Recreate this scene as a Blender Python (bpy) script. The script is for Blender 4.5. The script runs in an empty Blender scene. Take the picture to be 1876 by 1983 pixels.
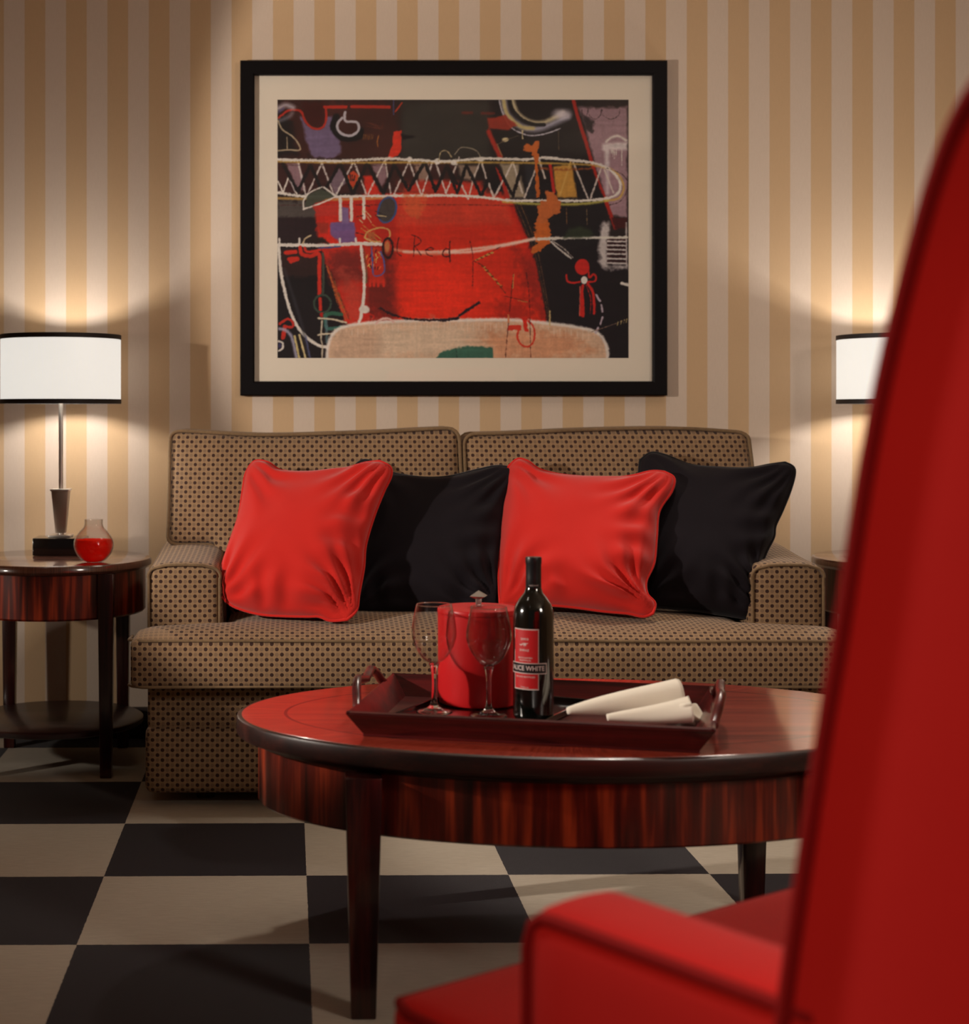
import bpy, bmesh, math, random
import numpy as np
from mathutils import Vector, Matrix
random.seed(7)
PI = math.pi
SC = bpy.context.scene
COL = SC.collection

# ------------------------------------------------------------------ camera
F, HZ, VX, CH, DW = 3050.0, 800.0, 600.0, 1.05, 5.1   # focal px, horizon row, vanishing column, eye height, wall distance
cam_d = bpy.data.cameras.new('camera')
cam = bpy.data.objects.new('camera', cam_d); COL.objects.link(cam)
cam.location = (0, -DW, CH); cam.rotation_euler = (PI/2, 0, 0)
cam_d.sensor_fit = 'VERTICAL'; cam_d.sensor_height = 36
cam_d.lens = F/1983*36
cam_d.shift_x = (938-VX)/1983; cam_d.shift_y = -(991.5-HZ)/1983
cam_d.clip_start = 0.05
cam_d.dof.use_dof = True; cam_d.dof.focus_distance = 3.8; cam_d.dof.aperture_fstop = 4.2
SC.camera = cam
def W(px, py, Z):                      # where a sight line meets the depth Z
    return Vector(((px-VX)*Z/F, Z-DW, CH-(py-HZ)*Z/F))

# ------------------------------------------------------------------ world, lights, exposure
wd = bpy.data.worlds.new('world'); SC.world = wd; wd.use_nodes = True
wd.node_tree.nodes['Background'].inputs[0].default_value = (1.0, .74, .60, 1)
wd.node_tree.nodes['Background'].inputs[1].default_value = 0.035
vs = SC.view_settings
vs.view_transform = 'Standard'; vs.look = 'None'; vs.gamma = 1; vs.use_curve_mapping = False; vs.exposure = 0.0
def lamp(name, kind, loc, energy, color, target=None, **kw):
    d = bpy.data.lights.new(name, kind); d.energy = energy; d.color = color
    for k, v in kw.items(): setattr(d, k, v)
    o = bpy.data.objects.new(name, d); COL.objects.link(o); o.location = loc
    if target is not None:
        o.rotation_euler = (Vector(target)-Vector(loc)).to_track_quat('-Z', 'Y').to_euler()
    return o
# studio key at the left of the camera, low, fairly hard
def aim(src, az, el): return (src[0]+math.cos(math.radians(az))*math.cos(math.radians(el)), src[1]+math.sin(math.radians(az))*math.cos(math.radians(el)), src[2]+math.sin(math.radians(el)))
KEY = (-2.3, -2.55, 1.42)
lamp('key_spot_light', 'SPOT', KEY, 275, (1.0, .89, .78), aim(KEY, 22, 3.8), spot_size=math.radians(64), spot_blend=.13, shadow_soft_size=.045)
# ceiling wash over the seating group
lamp('ceiling_area_light', 'AREA', (1.5, -1.35, 2.70), 5, (1.0, .88, .76), (1.2, -1.9, 0), shape='RECTANGLE', size=.9, size_y=.5)
lamp('rug_spot_light', 'SPOT', (1.0, -.85, 2.70), 84, (1.0, .90, .80), (.85, -1.75, 0), spot_size=math.radians(62), spot_blend=.8, shadow_soft_size=.07)
# track spot from above aimed at the picture
lamp('picture_spot_light', 'SPOT', (.35, -2.0, 2.66), 13, (1.0, .88, .76), (.42, 0, 1.0),
     spot_size=math.radians(56), spot_blend=.9, shadow_soft_size=.06)
# lights on the red armchair
lamp('chair_area_light', 'AREA', (2.7, -4.9, 2.2), 32, (1.0, .88, .76), (.6, -3.6, .8), shape='RECTANGLE', size=.6, size_y=.6)
lamp('chair_spot_light', 'SPOT', (-1.5, -6.0, 2.0), 100, (1.0, .88, .76), (.62, -3.75, .62), spot_size=math.radians(26), spot_blend=.9, shadow_soft_size=.1)
lamp('chair_rim_light', 'SPOT', (-1.3, -2.3, 2.45), 190, (1.0, .88, .78), (.5, -3.9, 1.05), spot_size=math.radians(30), spot_blend=.7, shadow_soft_size=.08)
lamp('low_left_spot_light', 'SPOT', (-2.3, -1.75, .85), 40, (1.0, .90, .78), (-.72, 0, .24), spot_size=math.radians(26), spot_blend=.4, shadow_soft_size=.04)
# unseen spots near the ceiling, added for fill and glints on the glass
for dl in ((-.95, -4.3, 2.68), (-.95, -2.5, 2.68), (2.35, -4.3, 2.68)):
    lamp('added_fill_spot', 'SPOT', dl, (3 if dl[1] > -3 else 10), (1.0, .90, .78), (dl[0], dl[1], 0), spot_size=math.radians(110), spot_blend=.8, shadow_soft_size=.035)

# ------------------------------------------------------------------ node helpers
def s2l(c):
    c = np.asarray(c, float)/255.
    return np.where(c <= .04045, c/12.92, ((c+.055)/1.055)**2.4)
def C(r, g, b):
    l = s2l((r, g, b)); return (float(l[0]), float(l[1]), float(l[2]), 1)
class NT:
    def __init__(s, name):
        s.m = bpy.data.materials.new(name); s.m.use_nodes = True
        s.t = s.m.node_tree; s.N = s.t.nodes; s.L = s.t.links
        s.b = s.N['Principled BSDF']; s.out = s.N['Material Output']
    def n(s, typ, **kw):
        x = s.N.new(typ)
        for k, v in kw.items(): setattr(x, k, v)
        return x
    def put(s, inp, v):
        if isinstance(v, bpy.types.NodeSocket): s.L.new(v, inp)
        else: inp.default_value = v
    def math(s, op, a, b=None, c=None, clamp=False):
        x = s.n('ShaderNodeMath', operation=op, use_clamp=clamp)
        s.put(x.inputs[0], a)
        if b is not None: s.put(x.inputs[1], b)
        if c is not None: s.put(x.inputs[2], c)
        return x.outputs[0]
    def mix(s, f, a, b, bt='MIX'):
        x = s.n('ShaderNodeMix', data_type='RGBA', blend_type=bt)
        s.put(x.inputs[0], f); s.put(x.inputs[6], a); s.put(x.inputs[7], b)
        return x.outputs[2]
    def coord(s, which='Object'):
        return s.n('ShaderNodeTexCoord').outputs[which]
    def sep(s, v):
        x = s.n('ShaderNodeSeparateXYZ'); s.L.new(v, x.inputs[0]); return x.outputs
    def mapping(s, v, loc=(0,0,0), rot=(0,0,0), scale=(1,1,1)):
        x = s.n('ShaderNodeMapping'); s.L.new(v, x.inputs[0])
        x.inputs[1].default_value = loc; x.inputs[2].default_value = rot; x.inputs[3].default_value = scale
        return x.outputs[0]
    def noise(s, v, scale, detail=3, rough=.5, dist=0):
        x = s.n('ShaderNodeTexNoise'); s.L.new(v, x.inputs['Vector'])
        x.inputs['Scale'].default_value = scale; x.inputs['Detail'].default_value = detail
        x.inputs['Roughness'].default_value = rough; x.inputs['Distortion'].default_value = dist
        return x.outputs[0]
    def ramp(s, f, stops):
        x = s.n('ShaderNodeValToRGB'); s.L.new(f, x.inputs[0]); e = x.color_ramp.elements
        while len(e) < len(stops): e.new(.5)
        for i, (p, c) in enumerate(stops): e[i].position = p; e[i].color = c
        return x.outputs[0]
    def bump(s, h, strength, dist=.001):
        x = s.n('ShaderNodeBump'); s.L.new(h, x.inputs['Height'])
        x.inputs['Strength'].default_value = strength; x.inputs['Distance'].default_value = dist
        s.L.new(x.outputs[0], s.b.inputs['Normal']); return x
    def set(s, **kw):
        names = dict(color='Base Color', rough='Roughness', metal='Metallic', coat='Coat Weight', coatr='Coat Roughness',
                     spec='Specular IOR Level', sheen='Sheen Weight', trans='Transmission Weight', ior='IOR', emit='Emission Color',
                     emits='Emission Strength', sheenr='Sheen Roughness', sss='Subsurface Weight')
        for k, v in kw.items(): s.put(s.b.inputs[names[k]], v)
        return s.m

def plain(name, col, rough=.5, metal=0, coat=0, spec=.5, noise=.0, nscale=40):
    t = NT(name)
    if noise:
        f = t.noise(t.coord(), nscale, 4)
        col = t.mix(f, tuple(list(np.array(col[:3])*(1-noise)) + [1]), tuple(list(np.array(col[:3])*(1+noise)) + [1]))
    t.set(color=col, rough=rough, metal=metal, coat=coat, coatr=.15, spec=spec)
    return t.m

# wallpaper: two tone vertical stripes
def m_wallpaper():
    t = NT('striped_wallpaper'); P = .06698
    v = t.coord(); x = t.sep(v)[0]
    k = t.math('FRACT', t.math('DIVIDE', t.math('ADD', x, .9235+20*P), 2*P))
    st = t.math('LESS_THAN', k, .5)                    # 1 = golden stripe
    n1 = t.noise(v, 420, 2, .7); n2 = t.noise(t.mapping(v, scale=(1, 1, .12)), 300, 3, .6)
    gold = t.mix(n1, C(196, 162, 124), C(212, 180, 142)); grey = t.mix(n1, C(204, 184, 166), C(224, 206, 190))
    c = t.mix(st, grey, gold)
    c = t.mix(t.math('MULTIPLY', n2, .22), c, C(160, 132, 102))
    t.bump(n1, .25, .0006)
    return t.set(color=c, rough=t.math('MULTIPLY_ADD', st, .15, .5), spec=.35)
def m_carpet():
    t = NT('checkered_carpet'); S = .459
    v = t.coord()
    w = t.n('ShaderNodeTexNoise'); t.L.new(v, w.inputs['Vector']); w.inputs['Scale'].default_value = 90
    mv = t.n('ShaderNodeVectorMath', operation='SCALE'); t.L.new(w.outputs[1], mv.inputs[0]); mv.inputs['Scale'].default_value = .004
    ad = t.n('ShaderNodeVectorMath', operation='ADD'); t.L.new(v, ad.inputs[0]); t.L.new(mv.outputs[0], ad.inputs[1])
    v2 = t.mapping(ad.outputs[0], rot=(0, 0, math.radians(-.8)))
    s = t.sep(v2)
    a = t.math('FLOOR', t.math('DIVIDE', t.math('ADD', s[0], -.010+.037+20*S), S))
    b = t.math('FLOOR', t.math('DIVIDE', t.math('ADD', s[1], 1.522+20*S), S))
    par = t.math('MODULO', t.math('ADD', t.math('ADD', a, b), 1), 2)
    n1 = t.noise(v, 700, 2, .8); n2 = t.noise(t.mapping(v, scale=(.15, 1, 1)), 160, 3, .7); n3 = t.noise(v, 6, 2)
    light = t.mix(n2, C(168, 154, 136), C(206, 194, 174)); dark = t.mix(n1, C(13, 7, 11), C(37, 25, 34))
    c = t.mix(par, dark, light)
    c = t.mix(t.math('MULTIPLY', n3, .25), c, t.mix(par, C(20, 14, 18), C(158, 140, 118)))
    t.bump(n1, .6, .003)
    return t.set(color=c, rough=.95, spec=.15, sheen=.15)
def m_sofa(name='dotted_sofa_fabric'):
    t = NT(name); p = .0133
    uv = t.coord('UV'); v = t.mapping(uv, loc=(50, 50, 0), scale=(1/p, 1/p, 1)); s = t.sep(v)
    fx = t.math('SUBTRACT', t.math('FRACT', s[0]), .5); fy = t.math('SUBTRACT', t.math('FRACT', s[1]), .5)
    d = t.math('SQRT', t.math('ADD', t.math('MULTIPLY', fx, fx), t.math('MULTIPLY', fy, fy)))
    dot = t.math('MULTIPLY_ADD', d, -14, 14*.42, clamp=True)
    par = t.math('MODULO', t.math('ADD', t.math('FLOOR', s[0]), t.math('FLOOR', s[1])), 2)
    pin = t.math('MULTIPLY_ADD', t.math('SINE', t.math('MULTIPLY', s[0], 2*PI*5)), .5, .5)
    n = t.noise(uv, 900, 2, .7)
    base = t.mix(pin, C(132, 102, 74), C(174, 142, 106)); base = t.mix(t.math('MULTIPLY', n, .35), base, C(126, 100, 72))
    dc = t.mix(par, C(128, 102, 78), C(58, 36, 30))
    c = t.mix(dot, base, dc)
    t.bump(t.math('ADD', t.math('MULTIPLY', pin, .4), t.math('ADD', n, t.math('MULTIPLY', dot, .6))), .35, .0008)
    return t.set(color=c, rough=.85, spec=.25, sheen=.1)
def m_cloth(name, c1, c2, sheen=.3, srough=.5, bumpv=.3, scale=900):
    t = NT(name); v = t.coord(); n = t.noise(v, scale, 2, .7); n2 = t.noise(v, 9, 3)
    t.set(color=t.mix(t.math('MULTIPLY_ADD', n2, .6, t.math('MULTIPLY', n, .4)), c1, c2), rough=.85, spec=.2, sheen=sheen, sheenr=srough)
    t.bump(n, bumpv, .0008); return t.m
def m_wood(name, dark, mid, light, mode='x', rough=.28, coat=.5):
    """mahogany: mode x / y / z = grain direction, ribbon = upright ribbon figure round an apron, top = oval top with inlay"""
    t = NT(name); v = t.coord(); s = t.sep(v)
    if mode == 'ribbon':
        ang = t.math('ARCTAN2', s[1], s[0])
        cb = t.n('ShaderNodeCombineXYZ'); t.L.new(t.math('MULTIPLY', ang, 10), cb.inputs[0]); t.L.new(t.math('MULTIPLY', s[2], 2.0), cb.inputs[2])
        a = t.noise(cb.outputs[0], 1.3, 1.5, .5, .3); g = t.noise(t.mapping(v, scale=(1, 1, .05)), 160, 3)
    else:
        sc = {'x': (.05, 1, 1), 'y': (1, .05, 1), 'z': (1, 1, .05)}[mode]
        a = t.noise(t.mapping(v, scale=sc), 26, 4, .6, .4); g = t.noise(t.mapping(v, scale=sc), 260, 3)
    f = t.math('ADD', t.math('MULTIPLY', a, .75), t.math('MULTIPLY', g, .25))
    c = t.ramp(f, [(.36, dark), (.5, mid), (.64, light)])
    t.bump(g, .04, .0005)
    return t.set(color=c, rough=rough, coat=coat, coatr=.12)
def m_top(a, b, inset, cs=((120, 36, 24), (165, 58, 38), (190, 78, 52)), nm='mahogany_inlaid_top'):
    t = NT(nm); v = t.coord(); s = t.sep(v)
    def rad(aa, bb):
        x = t.math('DIVIDE', s[0], aa); y = t.math('DIVIDE', s[1], bb)
        return t.math('SQRT', t.math('ADD', t.math('MULTIPLY', x, x), t.math('MULTIPLY', y, y)))
    r = rad(a-inset, b-inset)
    line = t.math('LESS_THAN', t.math('ABSOLUTE', t.math('SUBTRACT', r, 1)), .006)
    outer = t.math('GREATER_THAN', r, 1)
    ang = t.math('ARCTAN2', s[1], s[0])
    cb = t.n('ShaderNodeCombineXYZ'); t.L.new(t.math('MULTIPLY', ang, 40), cb.inputs[0]); t.L.new(t.math('MULTIPLY', r, 2), cb.inputs[1])
    n1 = t.noise(cb.outputs[0], 3, 3, .6); n2 = t.noise(t.mapping(v, scale=(.06, 1, 1)), 30, 4, .6, .3)
    f = t.mix(outer, n2, n1)
    sf = t.n('ShaderNodeSeparateColor'); t.L.new(f, sf.inputs[0])
    c = t.ramp(sf.outputs[0], [(.3, C(*cs[0])), (.5, C(*cs[1])), (.7, C(*cs[2]))])
    c = t.mix(line, c, C(28, 10, 10))
    t.bump(n2, .03, .0005)
    t.b.inputs['Coat IOR'].default_value = 1.75; return t.set(color=c, rough=.3, coat=1.0, coatr=.09)
def m_thin_glass(name, tint=(1, 1, 1, 1), ior=1.5, rough=.0):
    t = NT(name); t.N.remove(t.b)
    tr = t.n('ShaderNodeBsdfTransparent'); tr.inputs[0].default_value = tint
    gl = t.n('ShaderNodeBsdfGlossy'); gl.inputs['Roughness'].default_value = rough
    lw = t.n('ShaderNodeLayerWeight'); lw.inputs[0].default_value = .5
    fr = t.n('ShaderNodeMath', operation='MULTIPLY_ADD'); t.L.new(t.math('POWER', lw.outputs['Facing'], 4.0), fr.inputs[0])
    fr.inputs[1].default_value = 1.6; fr.inputs[2].default_value = ior-1.46
    mx = t.n('ShaderNodeMixShader'); t.L.new(fr.outputs[0], mx.inputs[0]); t.L.new(tr.outputs[0], mx.inputs[1]); t.L.new(gl.outputs[0], mx.inputs[2])
    t.L.new(mx.outputs[0], t.out.inputs[0]); return t.m
def m_shade():
    t = NT('lamp_shade_linen'); t.N.remove(t.b)
    n = t.noise(t.mapping(t.coord(), scale=(1, 1, .05)), 500, 2)
    col = t.mix(n, C(176, 172, 164), C(190, 187, 180))
    df = t.n('ShaderNodeBsdfDiffuse'); tl = t.n('ShaderNodeBsdfTranslucent'); t.L.new(col, df.inputs[0]); t.L.new(col, tl.inputs[0])
    mx = t.n('ShaderNodeMixShader'); mx.inputs[0].default_value = .22; t.L.new(df.outputs[0], mx.inputs[1]); t.L.new(tl.outputs[0], mx.inputs[2])
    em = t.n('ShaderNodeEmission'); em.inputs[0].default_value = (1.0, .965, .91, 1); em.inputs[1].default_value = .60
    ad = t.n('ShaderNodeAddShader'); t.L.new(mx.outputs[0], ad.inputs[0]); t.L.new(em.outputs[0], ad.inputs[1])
    t.L.new(ad.outputs[0], t.out.inputs[0]); return t.m

M = dict(
    wallpaper=m_wallpaper(), carpet=m_carpet(), sofa=m_sofa(),
    ceiling=plain('ceiling_paint', C(210, 196, 176), .9), sidewall=plain('side_wall_paint', C(150, 118, 88), .9),
    baseboard=plain('dark_baseboard', C(40, 24, 18), .4),
    red=m_cloth('red_pillow_cotton', C(194, 28, 21), C(218, 42, 32), .25), black=m_cloth('black_pillow_velvet', C(13, 8, 13), C(26, 19, 26), .06, .4),
    redpipe=m_cloth('red_pillow_piping', C(196, 28, 22), C(214, 40, 30), .2), blackpipe=m_cloth('black_pillow_piping', C(12, 9, 12), C(22, 17, 22), .3),
    sofapipe=m_cloth('sofa_welt_fabric', C(66, 46, 32), C(158, 130, 96), .1, scale=120),
    leather=m_cloth('red_chair_upholstery', C(200, 19, 13), C(218, 28, 19), .1, scale=500, bumpv=.12), leatherpipe=m_cloth('red_chair_piping_shadow_tone', C(136, 10, 9), C(154, 14, 12), .0),  # chair piping darker than the upholstery: its shadow line is painted in
    top=m_top(.65, .405, .095), stop=m_top(.287, .287, .05, ((66, 34, 25), (96, 54, 40), (122, 74, 54)), 'brown_inlaid_top'),
    wood=m_wood('dark_mahogany', C(26, 9, 9), C(52, 17, 14), C(84, 28, 20), 'z'),
    rim=m_wood('dark_table_rim', C(26, 11, 10), C(44, 18, 15), C(64, 26, 20), 'x', .38, .25),
    ribbon=m_wood('ribbon_mahogany', C(48, 13, 9), C(100, 28, 16), C(172, 62, 30), 'ribbon', .3, .5),
    tray=m_wood('tray_mahogany', C(46, 10, 12), C(78, 18, 20), C(104, 28, 27), 'x', .3, .35),
    lacquer=plain('black_lacquer', C(14, 10, 11), .12, coat=.8), frame=plain('black_frame_wood', C(13, 9, 11), .5, coat=.0, spec=.12, noise=.15),
    mat=plain('cream_mat_board', C(240, 228, 210), .8), pane=m_thin_glass('picture_glass', (.98, .98, .98, 1), 1.485),
    chrome=plain('brushed_nickel', C(222, 216, 208), .36, metal=1), satin=plain('satin_nickel', C(176, 160, 146), .42, metal=1),
    band=plain('black_shade_band', C(26, 18, 15), .6), shade=m_shade(), bulb=None,
    bucket=plain('red_vinyl_bucket', C(204, 26, 30), .38, noise=.04, nscale=14), pewter=plain('pewter_knob', C(168, 160, 152), .38, metal=.8),
    gbowl=m_thin_glass('wine_glass_bowl', (.97, .97, .97, 1), 1.5), vasegl=m_thin_glass('vase_glass', (.96, .94, .92, 1), 1.5),
    bottle=plain('dark_green_bottle_glass', C(6, 9, 7), .05, coat=1, spec=.8), foil=plain('black_capsule_foil', C(24, 24, 27), .38, coat=.3),
    label=plain('red_paper_label', C(196, 30, 34), .45), lab_white=plain('label_silver', C(214, 190, 184), .5), lab_black=plain('label_black', C(16, 14, 16), .4),
    napkin=m_cloth('cream_linen_napkin', C(240, 230, 210), C(252, 244, 228), .1, scale=700), line=plain('dark_seam', C(10, 7, 7), .8),
)
g = NT('clear_glass'); g.set(color=(1, 1, 1, 1), rough=0, trans=1, ior=1.5); M['glass'] = g.m
g = NT('red_water'); g.set(color=(1, .03, .01, 1), rough=.04, trans=.55, ior=1.33); g.set(emits=0.0); pass
def m_liquid():
    t = NT('red_water'); t.N.remove(t.b)
    tl = t.n('ShaderNodeBsdfTranslucent'); tl.inputs[0].default_value = (1, .035, .012, 1)
    tr = t.n('ShaderNodeBsdfTransparent'); tr.inputs[0].default_value = (1, .10, .05, 1)
    df = t.n('ShaderNodeBsdfDiffuse'); df.inputs[0].default_value = (.9, .03, .012, 1)
    a = t.n('ShaderNodeMixShader'); a.inputs[0].default_value = .45; t.L.new(tl.outputs[0], a.inputs[1]); t.L.new(tr.outputs[0], a.inputs[2])
    b = t.n('ShaderNodeMixShader'); b.inputs[0].default_value = .3; t.L.new(a.outputs[0], b.inputs[1]); t.L.new(df.outputs[0], b.inputs[2])
    t.L.new(b.outputs[0], t.out.inputs[0]); return t.m
M['liquid'] = m_liquid()
g = NT('lit_bulb'); g.set(color=(1, 1, 1, 1), emit=(1, .85, .65, 1), emits=8); M['bulb'] = g.m

# ------------------------------------------------------------------ object helpers
def empty(name, label, cat, loc, rz=0, group=None, rot=None):
    o = bpy.data.objects.new(name, None); COL.objects.link(o); o.empty_display_size = .05
    o.location = loc; o.rotation_euler = rot if rot else (0, 0, rz)
    o['label'] = label; o['category'] = cat
    if group: o['group'] = group
    return o
def structure(o): o['kind'] = 'structure'; return o
def mk(name, verts, faces, mat, parent=None, smooth=True, uvs=None, sharp=None):
    me = bpy.data.meshes.new(name); me.from_pydata([tuple(v) for v in verts], [], faces)
    me.materials.append(mat)
    if smooth: me.polygons.foreach_set('use_smooth', [True]*len(me.polygons))
    if uvs is not None:
        l = me.uv_layers.new(name='UVMap'); l.data.foreach_set('uv', np.asarray(uvs, dtype=np.float32).ravel())
    me.validate(); me.update()
    if smooth and sharp: me.set_sharp_from_angle(angle=math.radians(sharp))
    o = bpy.data.objects.new(name, me); COL.objects.link(o)
    if parent: o.parent = parent
    return o
def bm_obj(name, bm, mat, parent=None, smooth=True, sharp=40, boxuv=False):
    bmesh.ops.recalc_face_normals(bm, faces=bm.faces)
    if boxuv:
        uv = bm.loops.layers.uv.new('UVMap')
        for f in bm.faces:
            n = f.normal; ax = max(range(3), key=lambda i: abs(n[i]))
            for l in f.loops:
                c = l.vert.co; l[uv].uv = {0: (c.y, c.z), 1: (c.x, c.z), 2: (c.x, c.y)}[ax]
    me = bpy.data.meshes.new(name); bm.to_mesh(me); bm.free(); me.materials.append(mat)
    if smooth:
        me.polygons.foreach_set('use_smooth', [True]*len(me.polygons))
        if sharp: me.set_sharp_from_angle(angle=math.radians(sharp))
    o = bpy.data.objects.new(name, me); COL.objects.link(o)
    if parent: o.parent = parent
    return o
def add_box(bm, lo, hi, bev=0, seg=3, taper=None, mtx=None):
    r = bmesh.ops.create_cube(bm, size=1); vs_ = r['verts']
    for v in vs_:
        v.co = Vector([lo[i]+(v.co[i]+.5)*(hi[i]-lo[i]) for i in range(3)])
    if taper:                                   # (sx, sy) scale at the bottom about the box centre
        cx, cy = (lo[0]+hi[0])/2, (lo[1]+hi[1])/2
        for v in vs_:
            if v.co.z < (lo[2]+hi[2])/2: v.co.x = cx+(v.co.x-cx)*taper[0]; v.co.y = cy+(v.co.y-cy)*taper[1]
    if bev:
        es = list({e for v in vs_ for e in v.link_edges})
        r2 = bmesh.ops.bevel(bm, geom=es, offset=bev, segments=seg, affect='EDGES', profile=.5)
        vs_ = list({v for f in r2['faces'] for v in f.verts} | {v for v in vs_ if v.is_valid})
    if mtx: bmesh.ops.transform(bm, matrix=mtx, verts=vs_)
    return vs_
def box(name, lo, hi, mat, parent=None, bev=0, seg=3, **kw):
    bm = bmesh.new(); add_box(bm, lo, hi, bev, seg, kw.pop('taper', None)); return bm_obj(name, bm, mat, parent, **kw)
def lathe_vf(prof, n=64, sx=1, sy=1, cx=0, cy=0, closed=False):
    """prof = [(r,z)...]; oval when sx, sy are offsets added to r (radius x = r+sx)"""
    V, Fc = [], []
    for (r, z) in prof:
        for k in range(n):
            a = 2*PI*k/n; V.append((cx+r*sx*math.cos(a), cy+r*sy*math.sin(a), z))
    m = len(prof)
    for i in range(m if closed else m-1):
        j = (i+1) % m
        for k in range(n):
            k2 = (k+1) % n; Fc.append((i*n+k, i*n+k2, j*n+k2, j*n+k))
    return V, Fc
def lathe(name, prof, mat, parent=None, n=64, sharp=35, closed=False, **kw):
    V, Fc = lathe_vf(prof, n, closed=closed, **kw)
    if not closed:
        m = len(prof)
        if prof[0][0] > 1e-5: Fc.append(tuple(range(n-1, -1, -1)))
        if prof[-1][0] > 1e-5: Fc.append(tuple((m-1)*n+k for k in range(n)))
    bm = bmesh.new(); me = bpy.data.meshes.new('t'); me.from_pydata(V, [], Fc); bm.from_mesh(me); bpy.data.meshes.remove(me)
    bmesh.ops.remove_doubles(bm, verts=bm.verts, dist=1e-6)
    return bm_obj(name, bm, mat, parent, sharp=sharp)
def oval(name, a, b, prof, mat, parent, n=128, sharp=35):
    """prof = [(inset, z)...] rings of an ellipse a x b; capped at both ends"""
    V, Fc = [], []
    for (d, z) in prof:
        for k in range(n):
            t = 2*PI*k/n; V.append(((a-d)*math.cos(t), (b-d)*math.sin(t), z))
    for i in range(len(prof)-1):
        for k in range(n):
            k2 = (k+1) % n; Fc.append((i*n+k, i*n+k2, (i+1)*n+k2, (i+1)*n+k))
    Fc.append(tuple(range(n-1, -1, -1))); Fc.append(tuple((len(prof)-1)*n+k for k in range(n)))
    bm = bmesh.new(); me = bpy.data.meshes.new('t'); me.from_pydata(V, [], Fc); bm.from_mesh(me); bpy.data.meshes.remove(me)
    return bm_obj(name, bm, mat, parent, sharp=sharp)
def tube_vf(path, r, seg=8, closed=False, twist=0):
    P = [Vector(p) for p in path]; n = len(P); V, Fc = [], []; nrm = None
    for i in range(n):
        if closed: t = P[(i+1) % n]-P[i-1]
        else: t = P[min(i+1, n-1)]-P[max(i-1, 0)]
        if t.length < 1e-9: t = Vector((0, 0, 1))
        t.normalize()
        if nrm is None: nrm = t.orthogonal().normalized()
        nrm = (nrm-t*nrm.dot(t)); nrm = nrm.normalized() if nrm.length > 1e-6 else t.orthogonal().normalized()
        bn = t.cross(nrm); rr = r(i/(n-1)) if callable(r) else r
        for k in range(seg):
            a = 2*PI*k/seg; V.append(P[i]+(nrm*math.cos(a)+bn*math.sin(a))*rr)
    for i in range(n if closed else n-1):
        j = (i+1) % n; off = 0
        if closed and j == 0:                   # align the seam
            off = min(range(seg), key=lambda q: (V[i*seg]-V[q]).length)
        for k in range(seg):
            k2 = (k+1) % seg
            Fc.append((i*seg+k, i*seg+k2, j*seg+(k2+off) % seg, j*seg+(k+off) % seg))
    if not closed: Fc.append(tuple(range(seg-1, -1, -1))); Fc.append(tuple((n-1)*seg+k for k in range(seg)))
    return V, Fc
def tube(name, path, r, mat, parent=None, seg=8, closed=False, sharp=None):
    V, Fc = tube_vf(path, r, seg, closed)
    return mk(name, V, Fc, mat, parent, sharp=sharp, uvs=None)
def spline(pts, n=10, closed=False):
    P = [Vector(p) for p in pts]; out = []; m = len(P)
    for i in range(m if closed else m-1):
        g = (lambda k: P[k % m]) if closed else (lambda k: P[max(0, min(m-1, k))])
        p0, p1, p2, p3 = g(i-1), g(i), g(i+1), g(i+2)
        for j in range(n):
            t = j/n; out.append(.5*((2*p1)+(p2-p0)*t+(2*p0-5*p1+4*p2-p3)*t*t+(3*p1-p0-3*p2+p3)*t**3))
    if not closed: out.append(P[-1].copy())
    return out
def ss(a, b, x):
    t = max(0, min(1, (x-a)/(b-a))); return t*t*(3-2*t)
def copy_tree(o, parent=None):
    c = o.copy(); COL.objects.link(c); c.parent = parent
    for ch in list(o.children): copy_tree(ch, c)
    return c
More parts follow.
